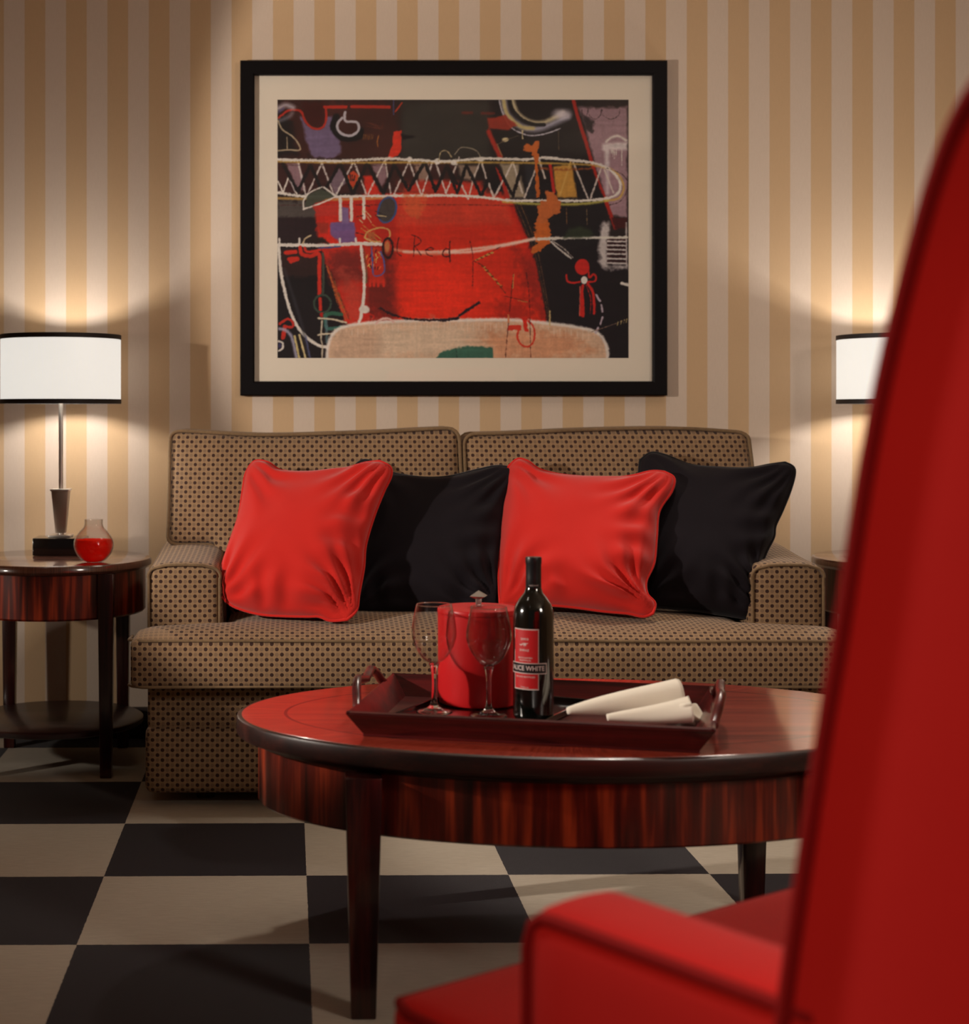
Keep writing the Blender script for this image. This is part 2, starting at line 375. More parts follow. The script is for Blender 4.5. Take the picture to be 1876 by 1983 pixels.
# smooth pseudo noise for cloth folds
_rng = np.random.RandomState(3); _wv = [(_rng.randn(3), _rng.rand()*6.28) for _ in range(24)]
def wob(p, s, k0=0, k=5):
    return sum(math.sin((p[0]*w[0]+p[1]*w[1]+p[2]*w[2])*s+ph) for w, ph in _wv[k0:k0+k])/k
def soft_box(name, lo, hi, r, mat, parent, cell=.025, deform=None, seed=0):
    """rounded box on a fine grid; deform(p, q) moves a vertex (q in -1..1), UVs are metres on the dominant face"""
    lo, hi = Vector(lo), Vector(hi); ctr = (lo+hi)/2; h = (hi-lo)/2
    nn = [max(2, int(round(2*h[i]/cell))) for i in range(3)]
    V, Fc, UV, idx = [], [], [], {}
    def ticks(i):       # denser near the rounded edges
        hh = h[i]; rr = min(r*1.0, hh*.9); e = [-hh+rr*(1-math.cos(k*PI/2/4)) for k in range(4)]
        mid = np.linspace(-hh+rr, hh-rr, nn[i]+1); return e+list(mid)+[-x for x in reversed(e)]
    T = [ticks(i) for i in range(3)]
    def vert(p, ax):
        key = tuple(round(c, 6) for c in p)
        if key in idx: return idx[key]
        q = Vector([max(-(h[i]-r), min(h[i]-r, p[i])) for i in range(3)]); d = Vector(p)-q
        pp = q+d.normalized()*r if d.length > 1e-9 else Vector(p)
        pp = pp+ctr
        if deform: pp = deform(pp, Vector([p[i]/h[i] for i in range(3)]))
        idx[key] = len(V); V.append(pp); return idx[key]
    for ax in range(3):
        a, b = [(1, 2), (2, 0), (0, 1)][ax]
        for sgn in (-1, 1):
            for i in range(len(T[a])-1):
                for j in range(len(T[b])-1):
                    q = []
                    for (u, v) in ((i, j), (i+1, j), (i+1, j+1), (i, j+1)):
                        p = [0, 0, 0]; p[ax] = sgn*h[ax]; p[a] = T[a][u]; p[b] = T[b][v]; q.append(vert(p, ax))
                    if sgn < 0: q.reverse()
                    Fc.append(tuple(q))
                    for k in q:
                        c = V[k]; UV.append({0: (c.y, c.z), 1: (c.x, c.z), 2: (c.x, c.y)}[ax])
    return mk(name, V, Fc, mat, parent, uvs=UV)

# ================================================================== THE ROOM
XL, XR, YF, ZC = -2.75, 3.3, -6.6, 2.75
structure(box('floor', (XL, YF, -.05), (XR, 0, 0), M['carpet'], smooth=False))
structure(box('ceiling', (XL, YF, ZC), (XR, 0, ZC+.05), M['ceiling'], smooth=False))
structure(box('wall_back', (XL, 0, 0), (XR, .1, ZC), M['wallpaper'], smooth=False))
structure(box('wall_left', (XL-.1, YF, 0), (XL, 0, ZC), M['sidewall'], smooth=False))
structure(box('wall_right', (XR, YF, 0), (XR+.1, 0, ZC), M['sidewall'], smooth=False))
bm = bmesh.new(); add_box(bm, (XL, -.016, 0), (XR, 0, .10), .005, 2)
structure(bm_obj('baseboard_back', bm, M['baseboard']))

# ================================================================== SOFA
SF = .9; L0, L1 = -.445, 1.405                                  # outer faces of the arms
AW = .205                                                        # arm width
yF = 4.20-DW                                                     # front of the base
sofa = empty('sofa', 'two-seat sofa in tan fabric with brown woven dots, against the striped wall', 'sofa', ((L0+L1)/2, -.5, 0))
so = Vector(sofa.location)
def sp(v): return (v[0]-so.x, v[1]-so.y, v[2]-so.z)
def in_sofa(o): o.location = -so; return o
def bulge_front(amt):
    def f(p, q):
        if q.y < -.3: p.y -= amt*(1-q.z**2)*(1-q.x**8)*ss(.3, 1, -q.y)
        p.z += .0015*wob(p, 7); return p
    return f
in_sofa(soft_box('base_rail', (L0+.01, yF+.012, .205), (L1-.01, -.06, .33), .014, M['sofa'], sofa, .04, bulge_front(.004)))
in_sofa(soft_box('base_front', (L0+.005, yF-.005, .035), (L1-.005, -.06, .215), .022, M['sofa'], sofa, .04, bulge_front(.008)))
for (x, y) in ((L0+.16, yF+.12), (L1-.16, yF+.12), (L0+.16, -.15), (L1-.16, -.15)):
    in_sofa(box('foot', (x-.03, y-.03, 0), (x+.03, y+.03, .06), M['wood'], sofa, .004, taper=(.8, .8)))
# T-shaped seat cushion in front of the arms
cf = 4.125-DW
def seat_def(p, q):
    k = ss(cf+.10, cf+.16, p.y)
    c = (L0+L1)/2; half_out = (L1-L0)/2+.027; half_in = (L1-L0)/2-AW-.002
    p.x = c+(p.x-c)*(1+(half_in/half_out-1)*k)
    if q.z > 0:
        p.z += (.020*ss(-1.0, -.8, q.y)*(1-abs(q.x)**40)+.022*ss(-.9, -.2, q.y)*(1-abs(q.x)**5))*q.z + .006*wob(p, 5, 2)*(1-abs(q.x)**4)
    else: p.z -= .003*(1-abs(q.x)**8)
    if q.y < -.9: p.y -= .012*(1-q.z**2)*(1-q.x**10) + .003*wob(p, 14, 4)
    return p
in_sofa(soft_box('seat_cushion', (L0-.027, cf, .328), (L1+.027, -.35, .458), .018, M['sofa'], sofa, .03, seat_def))
xs = np.linspace(L0-.022, L1+.022, 70)
def welt_line(z, seed):
    pts = [Vector((L0-.030, cf+.10, z)), Vector((L0-.032, cf+.03, z))]
    for x in xs:
        e = min(x-(L0-.022), (L1+.022)-x); rr = .02; dy = 0 if e > rr else rr-math.sqrt(max(0, rr*rr-(rr-e)**2))
        q = (x-(L0+L1)/2)/((L1-L0)/2+.027)
        pts.append(Vector((x, cf+.003+dy-.002*(1-q**10), z+.0025*wob((x, 0, 0), 6, seed))))
    pts += [Vector((L1+.032, cf+.03, z)), Vector((L1+.030, cf+.10, z))]
    return pts
in_sofa(tube('welt', welt_line(.452, 1), .0045, M['sofapipe'], sofa))
in_sofa(tube('welt', welt_line(.333, 8), .0045, M['sofapipe'], sofa))
# arms
def arm(side):
    x0, x1 = (L0, L0+AW) if side < 0 else (L1-AW, L1)
    def d(p, q):
        t = ss(yF+.05, -.3, p.y)
        if q.z > -.2:
            p.z += .035*t*ss(-.2, 1, q.z)
            p.z -= .0*q.x
        p.z += .010*(1-q.x*q.x)*ss(.2, 1, q.z)
        if q.y < -.5: p.y -= .008*(1-q.x**2)
        return p
    in_sofa(soft_box('arm', (x0, yF+.09, .30), (x1, -.10, .632), .03, M['sofa'], sofa, .03, d))
    pts = []                                           # welt round the arm front
    y = yF+.088
    for z in np.linspace(.34, .60, 12): pts.append((x0+.006, y+.004, z))
    for a in np.linspace(0, PI/2, 6): pts.append((x0+.030-.026*math.cos(a), y+.003, .603+.026*math.sin(a)))
    for x in np.linspace(x0+.05, x1-.05, 6): pts.append((x, y-.002, .631+.006*(1-((x-(x0+x1)/2)/(AW/2))**2)))
    for a in np.linspace(PI/2, 0, 6): pts.append((x1-.030+.026*math.cos(a), y+.003, .603+.026*math.sin(a)))
    for z in np.linspace(.60, .34, 12): pts.append((x1-.006, y+.004, z))
    in_sofa(tube('welt', pts, .0042, M['sofapipe'], sofa))
arm(-1); arm(1)
# low back frame hidden behind the cushions
in_sofa(soft_box('back_frame', (L0+.02, -.16, .30), (L1-.02, -.05, .92), .03, M['sofa'], sofa, .06))
def back_cushion(x0, x1, side):
    zb, zt = .47, .995
    def d(p, q):
        # sits over the arm at its outer end
        o = (L0+AW-.01-p.x) if side < 0 else (p.x-(L1-AW+.01))
        lift = ss(-.03, .03, o)
        if lift > 0:
            base = zb+(.665-zb)*lift
            p.z = base+(p.z-zb)*(zt-base)/(zt-zb)
        t = (p.z-zb)/(zt-zb)
        p.y += .20*t                                   # recline
        if q.y < 0: p.y -= (.045*(1-q.x**4)*(1-abs(q.z)**3)+.006*wob(p, 9, 3)*(1-q.x**6))*(-q.y)
        p.z += .010*math.sin((q.x+side*.5)*2.2)*ss(.5, 1, q.z)+.004*wob((p.x, 0, 0), 16, 6)*ss(.5, 1, q.z)
        p.x += .006*wob((0, 0, p.z), 9, 5)*abs(q.x)**4
        return p
    lo, hi = Vector((x0, -.575, zb)), Vector((x1, -.40, zt))
    in_sofa(soft_box('back_cushion', lo, hi, .032, M['sofa'], sofa, .028, d))
    ctr = (lo+hi)/2; h = (hi-lo)/2
    for yy in (-1, 1):
        path = []; R = .035
        segs = [((-1, -1), (1, -1)), ((1, -1), (1, 1)), ((1, 1), (-1, 1)), ((-1, 1), (-1, -1))]
        for (ax, az), (bx, bz) in segs:
            A = Vector((ctr.x+ax*h.x, 0, ctr.z+az*h.z)); B = Vector((ctr.x+bx*h.x, 0, ctr.z+bz*h.z)); Ln = (B-A).length
            for t in np.linspace(R/Ln, 1-R/Ln, 44):
                P = A+(B-A)*t; path.append(P)
            dn = (B-A).normalized(); nx = segs[(segs.index(((ax, az), (bx, bz)))+1) % 4]
            C2 = Vector((ctr.x+nx[1][0]*h.x, 0, ctr.z+nx[1][1]*h.z)); dn2 = (C2-B).normalized()
            for a in (.25, .5, .75):
                c0 = B-dn*R+dn2*R; path.append(c0+dn*R*math.sin(a*PI/2)-dn2*R*math.cos(a*PI/2))
        out = []
        for P in path:
            pp = Vector((P.x, (lo.y+.008) if yy < 0 else (hi.y-.008), P.z))
            q = Vector(((pp.x-ctr.x)/h.x, yy*.9, (pp.z-ctr.z)/h.z)); out.append(d(pp, q))
        in_sofa(tube('welt', out, .0055, M['sofapipe'], sofa, closed=True))
back_cushion(-.418, .449, -1)
back_cushion(.462, 1.318, 1)

# ================================================================== THROW PILLOWS
def pillow(label, edges, Zs, T, cloth, pipe, seed=0, wr=1.0, group=None):
    """edges = outline of the pillow as sight-line points: top (left to right), right (down), bottom (right to left), left (up);
    Zs = depth of the corners tl, tr, br, bl; T = half thickness"""
    N = 64; ztl, ztr, zbr, zbl = Zs
    def samp(P):
        P = [Vector((a, b)) for a, b in P]; Q = spline([(p.x, p.y, 0) for p in P], 12)
        L = [0]
        for k in range(1, len(Q)): L.append(L[-1]+(Q[k]-Q[k-1]).length)
        tt = np.array(L)/L[-1]; g = np.linspace(0, 1, N+1)
        return np.stack([np.interp(g, tt, [q.x for q in Q]), np.interp(g, tt, [q.y for q in Q])], 1)
    top, rgt, bot, lef = [samp(e) for e in edges]; bot = bot[::-1]; rgt = rgt[::-1]   # bot left->right, rgt bottom->top, lef bottom->top
    def P3(p, a, b):
        Z = zbl*(1-a)*(1-b)+zbr*a*(1-b)+ztr*a*b+ztl*(1-a)*b
        return W(p[0], p[1], Z)
    A_ = np.linspace(0, 1, N+1)
    T3 = [P3(top[k], A_[k], 1) for k in range(N+1)]; B3 = [P3(bot[k], A_[k], 0) for k in range(N+1)]
    L3 = [P3(lef[k], 0, A_[k]) for k in range(N+1)]; R3 = [P3(rgt[k], 1, A_[k]) for k in range(N+1)]
    org = (B3[0]+B3[-1])/2; org.z = min(p.z for p in B3)
    root = empty('throw_pillow', label, 'pillow', org, group=group)
    n = ((B3[-1]-B3[0]).cross(T3[0]-B3[0])).normalized()     # faces the camera
    if n.y > 0: n = -n
    def base(i, j):
        a, b = A_[i], A_[j]
        return (B3[i]*(1-b)+T3[i]*b+L3[j]*(1-a)+R3[j]*a-(B3[0]*(1-a)*(1-b)+B3[-1]*a*(1-b)+T3[-1]*a*b+T3[0]*(1-a)*b))-org
    def th(u, v, sgn):
        e = (max(0, 1-abs(u)**2.6)*max(0, 1-abs(v)**2.6))**.62
        low = 1+.18*(-v)
        t = T*e*low
        # folds that radiate from the lower corners and along the right side
        k = 0
        for (cu, cv, amp, fr) in ((1, -1, 1.0, 19), (-1, -1, .7, 15), (1, 1, .7, 17), (-1, 1, .5, 13)):
            du, dv = cu-u, cv-v; dd = math.hypot(du, dv); an = math.atan2(dv, du)
            k += amp*math.exp(-((dd-.45)/.42)**2)*math.sin(an*fr+seed*1.7+1.5*math.sin(dd*4+seed))*.009
        k += .0065*math.exp(-((v+.8)/.22)**2)*math.sin(u*13+seed*2+2*math.sin(u*4+seed))
        k += .0060*math.exp(-((u-.72)/.25)**2)*math.sin(v*15+seed+2*math.sin(v*3))
        k += .007*wob((u*1.0, v*1.0, seed), 2.6, seed % 10)
        return t+k*wr*min(1, e*2.2) if sgn > 0 else t*.8
    g1 = list(A_*2-1)
    V, Fc = [], []; idx = {}
    for s_ in (1, -1):
        for i, u in enumerate(g1):
            for j, v in enumerate(g1):
                if s_ < 0 and (i in (0, N) or j in (0, N)): idx[(s_, i, j)] = idx[(1, i, j)]; continue
                idx[(s_, i, j)] = len(V); V.append(base(i, j)+n*s_*th(u, v, s_))
        for i in range(N):
            for j in range(N):
                f = [idx[(s_, i, j)], idx[(s_, i+1, j)], idx[(s_, i+1, j+1)], idx[(s_, i, j+1)]]
                Fc.append(tuple(f if s_ > 0 else f[::-1]))
    mk('cover', V, Fc, cloth, root)
    pts = [p-org for p in B3[:-1]+R3[:-1]+T3[::-1][:-1]+L3[::-1][:-1]]
    tube('piping', pts, .0042, pipe, root, closed=True)
    return root
# back row first
pillow('black throw pillow in the middle, between the two red pillows',
       ([(690, 899), (705, 891), (730, 898), (760, 916), (820, 925), (870, 923), (920, 911), (960, 903), (986, 905)],
        [(986, 905), (999, 918), (992, 950), (981, 990), (975, 1040), (970, 1090), (968, 1140), (965, 1178)],
        [(965, 1178), (900, 1188), (800, 1188), (720, 1188), (680, 1184)],
        [(680, 1184), (684, 1100), (689, 1000), (690, 940), (690, 899)]), (4.62, 4.58, 4.36, 4.42), .085, M['black'], M['blackpipe'], 3, group='black throw pillows on the sofa')
pillow('black throw pillow at the far right, leaning on the sofa arm',
       ([(1239, 892), (1260, 877), (1290, 882), (1340, 901), (1400, 906), (1450, 907), (1490, 900), (1520, 896)],
        [(1520, 896), (1538, 908), (1533, 940), (1516, 985), (1501, 1018), (1498, 1040), (1484, 1068), (1476, 1095), (1482, 1130), (1486, 1180)],
        [(1486, 1180), (1462, 1197), (1400, 1190), (1350, 1182), (1300, 1178), (1250, 1172)],
        [(1250, 1172), (1245, 1080), (1240, 980), (1237, 930), (1239, 892)]), (4.62, 4.50, 4.32, 4.40), .095, M['black'], M['blackpipe'], 5, group='black throw pillows on the sofa')
pillow('red throw pillow at the left end of the sofa, in front of the black one',
       ([(484, 902), (497, 892), (520, 896), (545, 911), (600, 915), (660, 909), (705, 897), (735, 893)],
        [(735, 893), (755, 904), (757, 922), (743, 952), (724, 1000), (708, 1055), (704, 1100), (695, 1150), (690, 1182), (672, 1200)],
        [(672, 1200), (640, 1202), (618, 1194), (596, 1194), (550, 1193), (500, 1189), (452, 1174), (425, 1152)],
        [(425, 1152), (425, 1125), (432, 1090), (447, 1045), (462, 1000), (470, 950), (475, 920), (484, 902)]), (4.54, 4.44, 4.22, 4.32), .098, M['red'], M['redpipe'], 1, 1.35, group='red throw pillows on the sofa')
pillow('red throw pillow right of centre, behind the wine bottle',
       ([(984, 904), (1002, 889), (1022, 893), (1045, 909), (1090, 920), (1160, 925), (1215, 923), (1260, 913), (1286, 914)],
        [(1286, 914), (1305, 926), (1300, 952), (1276, 990), (1271, 1040), (1266, 1090), (1251, 1125), (1253, 1150), (1268, 1168), (1264, 1188)],
        [(1264, 1188), (1245, 1194), (1215, 1188), (1170, 1184), (1110, 1176), (1060, 1172), (1000, 1172), (968, 1170)],
        [(968, 1170), (966, 1100), (971, 1000), (979, 940), (984, 904)]), (4.58, 4.48, 4.25, 4.34), .092, M['red'], M['redpipe'], 2, 1.35, group='red throw pillows on the sofa')

# ================================================================== SIDE TABLES
def side_table(x, label):
    t = empty('side_table', label, 'side table', (x, 4.745-DW, 0), group='round side tables beside the sofa')
    zt = .616; r = .287
    oval('table_top', r, r, [(.03, zt-.030), (.008, zt-.028), (0, zt-.020), (0, zt-.008), (.004, zt-.002), (.010, zt)], M['stop'], t, 96)
    oval('apron', r-.018, r-.018, [(.0, zt-.03), (0, .462), (.006, .456)][::-1], M['ribbon'], t, 96)
    bm = bmesh.new()
    oval('lower_shelf', .262, .262, [(.006, .118), (0, .122), (0, .134), (.006, .138)], M['rim'], t, 96)
    for (sx, sy) in ((-1, -1), (1, -1), (1, 1), (-1, 1)):
        b = bmesh.new()
        dx, dy = .178*sx, .205*sy
        add_box(b, (dx-.023, dy-.023, 0), (dx+.023, dy+.023, .588), .003, 2, taper=(.72, .72))
        bm_obj('leg', b, M['wood'], t)
    bm.free()
    return t
side_table(-.765, 'round dark mahogany side table at the left end of the sofa')
side_table(1.81, 'round dark mahogany side table at the right end, mostly behind the red armchair')

# ================================================================== TABLE LAMPS
def table_lamp(x, label, energy):
    z0 = .6165; y = 4.84-DW
    t = empty('table_lamp', label, 'lamp', (x, y, z0), group='pair of table lamps')
    box('base', (-.078, -.055, 0), (.078, .055, .053), M['lacquer'], t, .002, 2)
    box('foot_plate', (-.034, -.034, .053), (.034, .034, .061), M['chrome'], t, .002, 2)
    lathe('collar', [(.009, .061), (.009, .066), (.0125, .068), (.0125, .071), (.009, .073)], M['chrome'], t, 24)
    b = bmesh.new(); add_box(b, (-.026, -.026, .066), (.026, .026, .196), .0015, 2, taper=(.58, .58)); bm_obj('column', b, M['satin'], t)
    box('column_cap', (-.029, -.029, .195), (.029, .029, .201), M['chrome'], t, .0015, 2)
    lathe('pole', [(.0068, .200), (.0068, .60)], M['chrome'], t, 24)
    zb, zt, R = .463, .672, .183
    lathe('shade', [(R, zb), (R, zt), (R-.002, zt), (R-.002, zb)], M['shade'], t, 96, closed=True)
    for (a, b_) in ((zb-.001, zb+.013), (zt-.013, zt+.001)):
        lathe('band', [(R+.0015, a), (R+.0015, b_), (R-.003, b_), (R-.003, a)], M['band'], t, 96, closed=True)
    sp_ = bmesh.new()
    for k in range(3):
        a = 2*PI*k/3+.5; V, Fc = tube_vf([(0, 0, .61), (R*.98*math.cos(a), R*.98*math.sin(a), .61)], .0015, 6)
        vs_ = [sp_.verts.new(v) for v in V]; [sp_.faces.new([vs_[i] for i in f]) for f in Fc]
    bm_obj('spider', sp_, M['chrome'], t)
    lathe('bulb', [(.0, .52), (.012, .525), (.026, .55), (.028, .565), (.02, .585), (.012, .60), (0, .60)], M['bulb'], t, 24)
    l = bpy.data.lights.new('bulb_light', 'POINT'); l.energy = energy; l.color = (1.0, .95, .88); l.shadow_soft_size = .035
    o = bpy.data.objects.new('bulb_light', l); COL.objects.link(o); o.parent = t; o.location = (0, -.0, .56)
    return t
table_lamp(-.765, 'table lamp with black-banded white drum shade, on the left side table', 28)
table_lamp(1.81, 'table lamp with black-banded white drum shade, half hidden by the red chair', 28)

# vase with red water
v = empty('glass_vase', 'small round clear vase half filled with red water, beside the lamp base', 'vase', (-.628, 4.575-DW, .6165))
prof = [(.0, .0), (.022, .001), (.038, .010), (.052, .028), (.0585, .050), (.054, .070), (.042, .088), (.030, .101), (.0265, .112), (.027, .125)]
pr = [(p.x, p.y) for p in [Vector((a, b, 0)) for a, b in prof]]
sm = [(max(0, p.x), p.y) for p in spline([(a, b, 0) for a, b in prof], 6)]
inn = [(max(0, r-.0016), z+.0016) for r, z in sm][:-1]
lathe('glass', sm+[(sm[-1][0]-.0016, sm[-1][1])]+inn[::-1], M['vasegl'], v, 64, sharp=None)
liq = [(r*.97, z+.0008) for r, z in inn if z < .066]
lathe('red_water', liq+[(0, liq[-1][1])], M['liquid'], v, 64, sharp=60)

# ================================================================== COFFEE TABLE
CT = Vector((.508, 3.045-DW, 0))
ct = empty('coffee_table', 'oval mahogany coffee table with inlaid top and tapered legs, in front of the sofa', 'coffee table', CT)
zt = .47; A, B = .65, .405
oval('table_top', A, B, [(.05, zt-.037), (.005, zt-.036), (.001, zt-.033), (0, zt-.030), (0, zt-.006), (.0015, zt-.002), (.005, zt)], M['rim'], ct, 160)
oval('top_veneer', A-.010, B-.010, [(0, zt-.0005), (.0005, zt+.0006)], M['top'], ct, 160)
oval('apron', A-.042, B-.042, [(.004, .307), (0, .311), (0, zt-.036)], M['ribbon'], ct, 160)
oval('apron_molding', A-.034, B-.034, [(.006, zt-.052), (0, zt-.048), (-.004, zt-.038), (0, zt-.035)], M['rim'], ct, 160)
for (sx, sy) in ((-1, -1), (1, -1), (1, 1), (-1, 1)):
    b = bmesh.new(); dx, dy = (sx*.415 if sy < 0 else (.43 if sx > 0 else -.388)), sy*.300
    add_box(b, (dx-.032, dy-.030, 0), (dx+.032, dy+.030, .42), .003, 2, taper=(.68, .68))
    bm_obj('leg', b, M['wood'], ct)

# ---- serving tray
tz = zt+.0007
tr = empty('serving_tray', 'large mahogany serving tray with flared sides and looped handles, on the coffee table', 'tray', (.425, 2.935-DW, tz), math.radians(-14.0))
TW, TD, FL, TH = .290, .186, .030, .045                       # half sizes of the bottom, flare, height
bm = bmesh.new()
box('tray_floor', (-TW-.003, -TD-.003, 0), (TW+.003, TD+.003, .008), M['tray'], tr, .001, 1)
def wallq(name, a, b, oa, ob):                                # one flared side
    th = .009; b_ = bmesh.new()
    a, b, oa, ob = Vector(a), Vector(b), Vector(oa), Vector(ob)
    nrm = (b-a).cross(oa-a).normalized()
    if nrm.dot(Vector((0, 0, 1))) < 0: nrm = -nrm
    q = [a, b, ob, oa]; vs_ = [b_.verts.new(p) for p in q]+[b_.verts.new(p+nrm*th) for p in q]
    for f in ((0, 1, 2, 3), (4, 7, 6, 5), (0, 4, 5, 1), (1, 5, 6, 2), (2, 6, 7, 3), (3, 7, 4, 0)): b_.faces.new([vs_[i] for i in f])
    bmesh.ops.recalc_face_normals(b_, faces=b_.faces)
    bmesh.ops.bevel(b_, geom=list(b_.edges), offset=.002, segments=2, affect='EDGES')
    return bm_obj(name, b_, M['tray'], tr)
X0, X1, Y0, Y1 = -TW, TW, -TD, TD
wallq('side_wall', (X0, Y0, 0), (X1, Y0, 0), (X0-FL, Y0-FL, TH), (X1+FL, Y0-FL, TH))
wallq('side_wall', (X1, Y1, 0), (X0, Y1, 0), (X1+FL, Y1+FL, TH), (X0-FL, Y1+FL, TH))
wallq('end_wall', (X0, Y1, 0), (X0, Y0, 0), (X0-FL, Y1+FL, TH), (X0-FL, Y0-FL, TH))
wallq('end_wall', (X1, Y0, 0), (X1, Y1, 0), (X1+FL, Y0-FL, TH), (X1+FL, Y1+FL, TH))
for s in (-1, 1):                                             # carved loop handles
    xb = s*(TW+FL-.004)
    path = [(xb, -.135, TH-.006), (xb+s*.004, -.115, TH+.004), (xb+s*.010, -.092, TH+.022), (xb+s*.014, -.062, TH+.034),
            (xb+s*.013, -.030, TH+.030), (xb+s*.013, .0, TH+.026), (xb+s*.013, .030, TH+.030), (xb+s*.014, .062, TH+.034),
            (xb+s*.010, .092, TH+.022), (xb+s*.004, .115, TH+.004), (xb, .135, TH-.006)]
    tube('handle', spline(path, 6), lambda t: .0085, M['tray'], tr, 12)

# ---- small black tray
bt = empty('black_tray', 'small square black lacquer tray under the ice bucket and wine bottle', 'tray', (.347, 2.9985-DW, tz+.0083), math.radians(-28.6))
HX, Y0_, Y1_ = .1355, -.144, .160
box('tray_floor', (-HX, Y0_, 0), (HX, Y1_, .004), M['lacquer'], bt, .001, 1)
for (lo, hi) in (((-HX, Y0_, 0), (HX, Y0_+.004, .013)), ((-HX, Y1_-.004, 0), (HX, Y1_, .013)), ((-HX, Y0_, 0), (-HX+.004, Y1_, .013)), ((HX-.004, Y0_, 0), (HX, Y1_, .013))):
    box('rim', lo, hi, M['lacquer'], bt, .001, 1)
bz = tz+.0125

# ---- ice bucket
ib = empty('ice_bucket', 'round red ice bucket with a flat lid and pewter knob', 'ice bucket', (.330, 3.083-DW, bz))
lathe('body', [(0, 0), (.072, 0), (.0765, .003), (.079, .012), (.0795, .172), (.0795, .176)], M['bucket'], ib, 96)
lathe('lid', [(.0795, .1765), (.0800, .178), (.0800, .184), (.0785, .1865), (.0765, .187), (0, .188)], M['bucket'], ib, 96)
kb = bmesh.new()
add_box(kb, (-.0055, -.0055, .186), (.0055, .0055, .204), .001, 2)
bm_obj('knob_stem', kb, M['pewter'], ib)
kz = .203
kn = mk('knob', [(-.021, 0, kz+.006), (0, -.021, kz+.006), (.021, 0, kz+.006), (0, .021, kz+.006), (0, 0, kz+.017), (-.006, 0, kz), (0, -.006, kz), (.006, 0, kz), (0, .006, kz)],
        [(0, 1, 4), (1, 2, 4), (2, 3, 4), (3, 0, 4), (1, 0, 5, 6), (2, 1, 6, 7), (3, 2, 7, 8), (0, 3, 8, 5), (5, 8, 7, 6)], M['pewter'], ib, smooth=False)
kn.rotation_euler.z = .5

# ---- wine glasses
def wine_glass(x, Z, label, tilt=0):
    t = empty('wine_glass', label, 'wine glass', (x, Z-DW, bz), group='two empty wine glasses')
    t.rotation_euler.y = tilt
    stem = [(0, .0), (.034, .0), (.0345, .0012), (.030, .0030), (.018, .0055), (.009, .011), (.0058, .022), (.0046, .045), (.0050, .068), (.0075, .084), (.0105, .091), (0, .0925)]
    sp1 = [(max(0, p.x), p.y) for p in spline([(a, b, 0) for a, b in stem[2:-1]], 6)]
    lathe('stem', [(0, 0), (.034, 0)]+sp1+[(0, .0925)], M['glass'], t, 48, sharp=None)
    bowl = [(.0, .0925), (.0105, .0935), (.022, .101), (.034, .118), (.0415, .138), (.0428, .152), (.0405, .172), (.0365, .192), (.0340, .203)]
    o = [(max(0, p.x), p.y) for p in spline([(a, b, 0) for a, b in bowl], 6)]
    i_ = [(max(0, r-.0010), z+(.001 if k < len(o)-1 else 0)) for k, (r, z) in enumerate(o)]
    lathe('bowl', o+i_[::-1], M['gbowl'], t, 64, sharp=None)
    lathe('rim', [(.0328, .2025), (.0340, .2022), (.0344, .2032), (.0337, .2042), (.0328, .2038)], M['glass'], t, 64, sharp=None, closed=True)
    return t
wine_glass(.335, 2.952, 'empty wine glass in front of the ice bucket, next to the bottle')
wine_glass(.236, 2.992, 'empty wine glass at the left of the ice bucket')

# ---- wine bottle
wb = empty('wine_bottle', 'dark wine bottle with red label and black name band, right of the ice bucket', 'bottle', (.4155, 2.928-DW, bz))
bp = [(0, .004), (.030, .0), (.0355, .002), (.0373, .007), (.0375, .012), (.0375, .185), (.0368, .198), (.033, .212), (.025, .224), (.0175, .233), (.0145, .243), (.0138, .255)]
lathe('glass_body', bp+[(.0138, .262), (0, .262)], M['bottle'], wb, 96, sharp=60)
lathe('capsule', [(.0141, .228+.014), (.0146, .243), (.0143, .262), (.0143, .286), (.0150, .288), (.0152, .296), (.0146, .2995), (0, .300)], M['foil'], wb, 64, sharp=50)
def wrap_strip(name, a0, a1, z0, z1, R, mat, n=24, parent=wb):
    V, Fc = [], []
    for k in range(n+1):
        a = math.radians(a0+(a1-a0)*k/n)
        V += [(R*math.sin(a), -R*math.cos(a), z0), (R*math.sin(a), -R*math.cos(a), z1)]
    Fc = [(2*k, 2*k+2, 2*k+3, 2*k+1) for k in range(n)]
    return V, Fc
def strips(name, items, mat, parent):
    V, Fc = [], []
    for it in items:
        v_, f_ = wrap_strip('', *it, None); o_ = len(V); V += v_; Fc += [tuple(i+o_ for i in q) for q in f_]
    return mk(name, V, Fc, mat, parent)
R0 = .0375
lab = strips('label', [(-70, 5, .060, .168, R0+.0002)], M['label'], wb)
strips('label_border', [(-72, 7, .168, .170, R0+.0003), (-72, 7, .058, .060, R0+.0003), (-72, -70, .058, .170, R0+.0003), (5, 7, .058, .170, R0+.0003)], M['lab_white'], lab)
bandl = strips('name_band', [(-84, 29, .089, .106, R0+.0006)], M['lab_black'], wb)
strips('name_band_border', [(-86, 31, .106, .1075, R0+.0007), (-86, 31, .0875, .089, R0+.0007), (-86, -84, .0875, .1075, R0+.0007), (29, 31, .0875, .1075, R0+.0007)], M['lab_white'], bandl)
